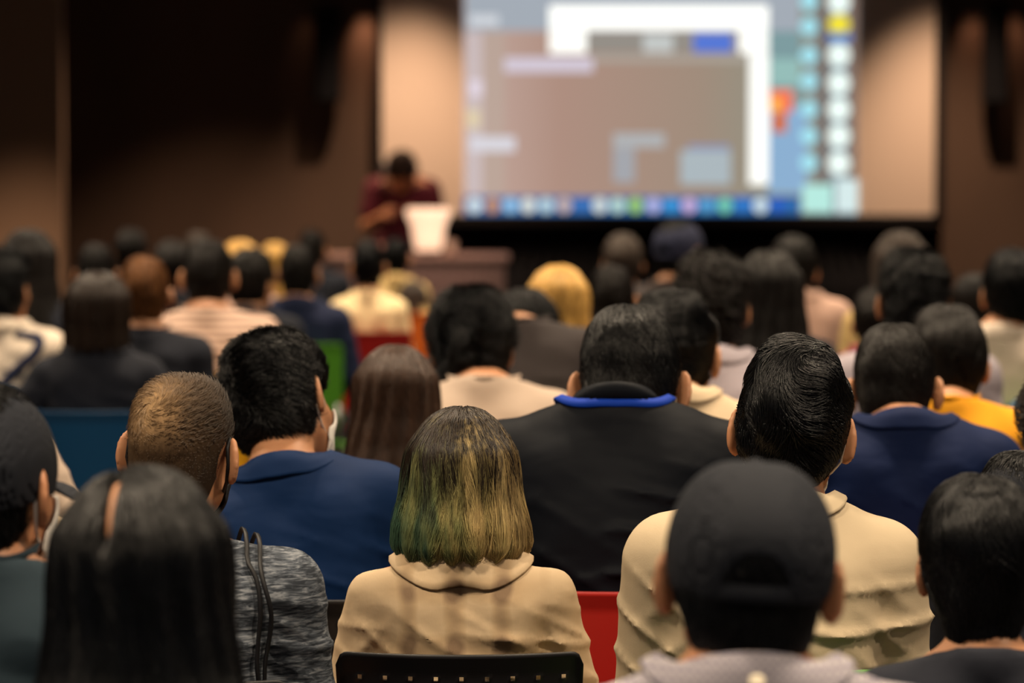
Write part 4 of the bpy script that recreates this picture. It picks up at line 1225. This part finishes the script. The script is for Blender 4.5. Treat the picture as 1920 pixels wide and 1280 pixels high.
Fp = person('woman with chin-length bob dyed green and gold in faded beige plaid shirt', 865, 764, 5.75, 'bob', 'bob', 'f', 'plaid', sleeve='long', collar='wide', res='hi', strands_n=26000, yaw=0, pose='wide', wr=1.1, off=(0, 0, 0.015),
           chair_col='black', chair_label='black perforated plastic chair under the woman with the green and gold bob')
G = person('man with tousled black hair and cream long-sleeved shirt, white ear loops', 1497, 640, 5.6, 'tousled', 'black', 'm', 'cream', sleeve='long', collar='shirt', res='hi', strands_n=14000, mask=WHITE, roll=4, yaw=-4, pitch=6, off=(0.02, 0.0, 0.0), pose='lap', wr=1.5, seed=4, squash=0.96,
           chair_col='green', chair_label='green plastic chair under the man in the cream shirt')
H = person('man with bushy curly black hair in blue denim jacket, head turned right', 494, 634, 6.6, 'bushy', 'black', 'm', 'bluejacket', hs=0.97, sleeve='long', collar='shirt', res='hi', strands_n=12000, mask=WHITE, yaw=-26, pitch=14, roll=-11, off=(-0.01, 0.03, 0.025), slean=-9, lean=6, wr=1.4, seed=6, pose='lap',
           chair_col='black', chair_label='black plastic chair under the man in the blue denim jacket')
I = person('broad man with short black hair in black shirt with bright blue lanyard', 1184, 590, 6.78, 'short', 'black', 's', 'blackshirt', sleeve='long', collar='stand', res='hi', strands_n=12000, pitch=22, yaw=-6, off=(0.02, 0.05, -0.04), lean=8, wr=1.6, seed=9, pose='lap',
           chair_col='red', chair_label='red plastic chair under the broad man in the black shirt')
J = person('man with short black hair in navy blue shirt sitting on a red chair', 1677, 616, 7.45, 'short', 'soft', 'm', 'navy', sleeve='long', collar='shirt', res='mid', strands_n=6000, pitch=14, yaw=-8, off=(-0.02, 0.03, -0.03), lean=6, wr=1.2, seed=12, pose='wide',
           chair_col='red', chair_label='red plastic chair under the man in the navy blue shirt')
K = person('person with dark hair in mustard yellow shirt', 1775, 580, 8.35, 'full', 'soft', 'm', 'mustard', sleeve='long', collar='crew', res='mid', strands_n=4000, pitch=8, lean=5, off=(0.02, 0.02, -0.02),
           chair_col='black', chair_label='plastic chair under the person in the mustard yellow shirt')
Lp = person('man with short black hair and beige collared shirt just behind the blue lanyard man', 1268, 550, 7.85, 'tousled', 'black', 'm', 'beige', sleeve='long', collar='shirt', res='mid', strands_n=6000, pitch=14, yaw=-14, off=(0.0, 0.03, -0.02), lean=4,
           chair_col='black', chair_label='plastic chair under the man in the beige collared shirt')
Mp = person('woman with long straight brown hair beside the green chair', 742, 648, 7.55, 'midlong', 'brown', 'f', 'darkgrey', collar=None, res='mid', strands_n=9000, pitch=4,
            chair_col='black', chair_label='plastic chair under the woman with long brown hair')
Np = person('man with round black curly afro and pale oatmeal shirt', 885, 552, 8.8, 'afro', 'black', 'm', 'oat', sleeve='long', collar='crew', res='mid', strands_n=7000, pitch=12, off=(-0.03, 0.02, -0.02), lean=8, pose='wide',
            chair_col='yellow', chair_label='yellow plastic chair under the man with the afro')
person('man in dark grey shirt bent forward on a green chair', 1000, 562, 10.2, 'short', 'black', 'm', 'darkgrey', collar='crew', pitch=35, yaw=-30, off=(-0.03, 0.07, -0.07), lean=14, slean=-6, pose='wide',
       chair_col='green', chair_label='green plastic chair under the man in the dark grey shirt')
person('person with golden blonde pageboy hair and pale yellow top', 1047, 500, 11.3, 'pageboy', 'blonde', 'f', 'yellowish', pitch=6, off=(0, .02, -.02), chair_col='black', chair_label='plastic chair under the person with golden blonde hair')
person('dark haired man in pale lilac white shirt behind the beige collared shirt', 1335, 475, 9.3, 'bushy', 'soft', 'm', 'lilac', roll=2, chair_col='black', chair_label='plastic chair under the man in pale lilac white shirt')
person('woman with long charcoal hair in dark jacket, right of the lilac shirt', 1443, 470, 10.9, 'midlong', 'soft', 'f', 'ink', chair_col='black', chair_label='plastic chair under the woman with long charcoal hair')
person('person in pale pink shirt with dark hair, half hidden by the charcoal haired woman', 1488, 446, 14.1, 'full', 'soft', 'm', 'pink', off=(0.0, .02, -.02), chair_col='black', chair_label='plastic chair under the person in the pale pink shirt')
person('person in dark blue baseball cap below the middle of the screen', 1270, 412, 14.5, 'neat', 'black', 'm', 'darkgrey', cap=cloth((0.02, 0.024, 0.055), 0.1), yaw=-35, skin='a', sleeve='short', collar='crew', chair_col='black', chair_label='plastic chair under the person in the dark blue cap')
person('dark haired person left of the dark blue cap', 1168, 442, 15.7, 'full', 'grey', 'm', 'ink', chair_col='black', chair_label='plastic chair under the dark haired person left of the blue cap')
person('dark haired person in front of the one left of the blue cap', 1148, 500, 12.2, 'short', 'soft', 'm', 'ink', off=(0, 0, -.03), chair_col='black', chair_label='plastic chair under the lower dark haired person left of the blue cap')
U = person('man with neat black hair, pale shirt and dark backpack strap on the right', 1713, 472, 9.95, 'bushy', 'black', 'm', 'lilac', collar='shirt', res='mid', strands_n=2500, chair_col='black', skin='b', chair_label='plastic chair under the man with pale shirt and dark backpack strap')
person('person with blonde highlights in tan top behind the backpack man', 1690, 434, 13.0, 'midlong', 'grey', 'f', 'tan', chair_col='black', chair_label='plastic chair under the person with blonde highlights')
person('person in maroon top behind the backpack man on his left', 1640, 545, 12.0, 'full', 'soft', 'f', 'maroon', chair_col='black', off=(0, 0, -.02), chair_label='plastic chair under the person in the maroon top', squash=0.95)
person('person in off-white shirt on a green chair near the right edge', 1900, 472, 11.1, 'full', 'black', 'm', 'white', off=(0.06, 0, 0), chair_col='green', chair_label='green plastic chair under the person in off-white shirt near the right edge')
person('person in denim blue top beyond the off-white shirt on the right', 1826, 515, 13.9, 'pageboy', 'soft', 'f', 'denim', off=(0, 0, -.03), chair_col='black', chair_label='plastic chair under the person in denim beyond the off-white shirt')
person('person with curly hair and denim shirt cut by the right edge', 2012, 694, 6.55, 'afro', 'dkbrown', 'm', 'denim', res='mid', chair_col='yellow', off=(0.06, 0, 0), chair_label='yellow plastic chair under the curly haired person at the right edge')
Y_ = person('person in dark baseball cap behind the thick black hair at the right edge', 1915, 848, 5.95, 'neat', 'black', 'm', 'ink', cap=NAVYCAP, res='mid', chair_col='black', off=(0, 0.04, -.08), lean=12, chair_label='plastic chair under the dark capped person at the right edge')
person('person in pale grey short-sleeved shirt at the left edge, head outside the picture', -118, 560, 7.4, 'short', 'soft', 'm', 'oat', sleeve='short', collar='crew', chair_col='black', pose='open', chair_label='plastic chair under the pale grey shirted person at the left edge')
person('person in beige top behind the man in cap at left edge', -75, 742, 6.3, 'short', 'soft', 'm', 'beige', collar='crew', chair_col='black', off=(0, 0, -.03), chair_label='plastic chair under the person in beige at the left edge')
person('person in deep denim jacket at the right edge, head outside the picture', 2045, 560, 9.1, 'short', 'soft', 'm', 'denim', chair_col='black', pose='open', chair_label='plastic chair under the deep denim jacket at the right edge')
# left half, further rows
a_ = person('man with black hair and white shirt with dark blue strap at the left edge', 2, 470, 11.9, 'bushy', 'black', 'm', 'white', yaw=-20, collar='shirt', chair_col='blue', res='mid', strands_n=2500, chair_label='plastic chair under the man in white shirt with strap at the left edge')
person('person with long black hair behind the white shirt at the left edge', 52, 430, 13.0, 'midlong', 'soft', 'f', 'ink', chair_col='black', chair_label='plastic chair under the long haired person behind the white shirt at left')
c2 = person('woman with dark brown hair in black top on the blue chair', 182, 512, 10.8, 'pageboy', 'dkbrown', 'f', 'ink', res='mid', strands_n=2500, pose='open', squash=1.05, chair_col='blue', chair_label='bright blue plastic chair under the woman in black top')
person('person with amber brown hair in black crew neck beside the striped shirt', 270, 484, 11.7, 'short', 'ginger', 'm', 'ink', collar='crew', chair_col='black', pitch=-4, chair_label='plastic chair under the person with amber brown hair')
person('man in pale pink finely striped shirt on a yellow chair', 390, 452, 12.6, 'short', 'soft', 'm', 'striped', collar='crew', res='mid', pitch=0, sleeve='short', strands_n=1500, squash=1.05, pose='wide', chair_col='yellow', chair_label='yellow plastic chair under the man in the pink striped shirt')
person('dark haired person in charcoal top right of the pink striped shirt', 468, 470, 13.5, 'full', 'soft', 'm', 'ink', yaw=-30, chair_col='black', chair_label='plastic chair under the charcoal top person right of the striped shirt')
person('dark haired person in dark navy shirt left of the green chair', 558, 462, 14.4, 'short', 'soft', 'm', 'darknavy', pose='wide', chair_col='green', chair_label='green plastic chair under the person in the dark navy shirt')
person('person in bright cream top on a red chair', 690, 452, 15.3, 'short', 'black', 'f', 'creamy', collar='crew', squash=0.9, chair_col='red', chair_label='red plastic chair under the person in the bright cream top')
person('dark haired person in patterned tan top right of the cream top', 742, 448, 18.3, 'short', 'black', 'f', 'tan', chair_col='black', chair_label='plastic chair under the person in the tan top')
person('small seated person with grey hair on an orange chair', 775, 528, 17.1, 'pageboy', 'grey', 'f', 'tan', off=(0, 0, -.05), lean=8, chair_col='orange', chair_label='orange plastic chair under the small grey haired person')
for i, (x, y, Yd, hc, st, top, lb) in enumerate([
    (180, 460, 14.2, 'soft', 'short', 'maroon', 'dark haired person in muted rose top at the far left'),
    (245, 432, 18.0, 'soft', 'full', 'ink', 'farthest dark haired person at left, above the amber haired one'),
    (322, 455, 15.3, 'soft', 'full', 'ink', 'dark haired person between amber hair and striped shirt man'),
    (372, 436, 17.0, 'grey', 'short', 'ink', 'grey haired person straight behind the striped shirt man'),
    (450, 452, 16.0, 'blonde', 'pageboy', 'pink', 'blonde person behind, between striped shirt and charcoal top'),
    (515, 455, 17.9, 'blonde', 'midlong', 'yellowish', 'blonde person with longer hair behind, left of the dark navy shirt'),
    (585, 432, 18.9, 'soft', 'short', 'ink', 'dark haired person straight behind the dark navy shirt, farthest row')]):
    person(lb, x, y, Yd, st, hc, 'm' if st == 'short' else 'f', top, chair_col='black', chair_label='plastic chair under the ' + lb.replace(', farthest row', '').replace('blonde person with longer hair behind, left', 'longer haired blonde person left').replace('charcoal top', 'charcoal top'))

# the presenter behind the table, facing the hall, head bent over a microphone
PR = person('presenter with bushy dark hair in wine red top standing behind the table', 752, 302, 23.6, 'afro', 'dkbrown', 's', 'wine', pose='hold', rz=180, stand=True, pitch=30, lean=30, collar='crew', sleeve='short', res='mid', skin='a', strands_n=800, group=None, name='presenter')

# ------------------------------------------------------------------ small worn and carried things
def band(name, pts, m, P, wd, lift=0.003, g=0.017, pose=None): return tapered_strap(name, pose, P['LM'], P['b'], pts, m, P['root'], wd, 0.003, g, lift)
M_BLUE = mat('blue_ribbon', (0.0, 0.035, 0.36), 0.7, 0.2)
# blue lanyard round the collar of the broad man
V, Fc = ring_rows('s', 0.014, [(0.075, None, 0.001), (0.0755, None, 0.0035), (0.089, None, 0.0035), (0.0895, None, 0.001)])
mesh_obj('lanyard', V, Fc, M_BLUE, I['root']).matrix_local = I['LM']
# two thin black bag cords over the right shoulder of the heather tee
M_CORD = mat('bag_cord', (0.006, 0.006, 0.008), 0.5, 0.3)
for dx in (0.0, 0.028):
    band('bag_cord', [(0.09 + dx, 0.05, 1.03), (0.10 + dx, -0.03, 1.06), (0.125 + dx * 1.3, -0.09, 0.98), (0.15 + dx * 0.8, -0.12, 0.88), (0.175, -0.1, 0.76), (0.165, -0.1, 0.62)], M_CORD, E, 0.007, 0.006, 0.017, 'lap')
# strap across the white shirt at the left edge
band('bag_strap', [(-0.08, 0.0, 1.04), (0.14, -0.05, 1.02), (0.10, -0.12, 0.95), (0.0, -0.13, 0.84), (-0.1, -0.12, 0.7)], TOPM['darknavy'], a_, 0.035)
for sd in (-1, 1):
    band('backpack_strap', [(sd * 0.10, 0.08, 0.95), (sd * 0.11, -0.02, 1.045), (sd * 0.10, -0.12, 0.93)], TOPM['ink'], U, 0.06, 0.006)
# collar button of the gingham shirt
V, Fc = lathe_geo([(0.0075, 0), (0.0085, 0.001), (0.0085, 0.003), (0.006, 0.0035)], 16)
bt = mesh_obj('collar_button', V, Fc, mat('button', (0.75, 0.66, 0.5), 0.4), B['root'])
bt.matrix_local = B['LM'] @ Matrix.Translation((0.004, -0.1262, 1.083)) @ Matrix.Rotation(math.radians(62), 4, 'X')
# microphone in the presenter's hand
R_ = PR['root']; h = arm_pts('s', 1, 'hold')[2]
mc = empty('microphone', (0, 0, 0)); tag(mc, 'black microphone held by the presenter near the face', 'microphone')
wp = Matrix.Translation(R_.location) @ Matrix.Rotation(math.pi, 4, 'Z') @ Matrix.Diagonal((*R_.scale, 1)) @ Vector((h[0] - 0.02, h[1] + 0.06, h[2]))
mc.location = wp
V, Fc = lathe_geo([(0.011, -0.1), (0.013, 0.02), (0.016, 0.08)], 16); mesh_obj('handle', V, Fc, M_BLKM, mc)
V, Fc = lathe_geo([(0.014, 0.08), (0.024, 0.095), (0.027, 0.115), (0.022, 0.135), (0.008, 0.146)], 16); mesh_obj('grille', V, Fc, mat('mic_mesh', (0.12, 0.12, 0.12), 0.4, 0.5, metal=0.8), mc)
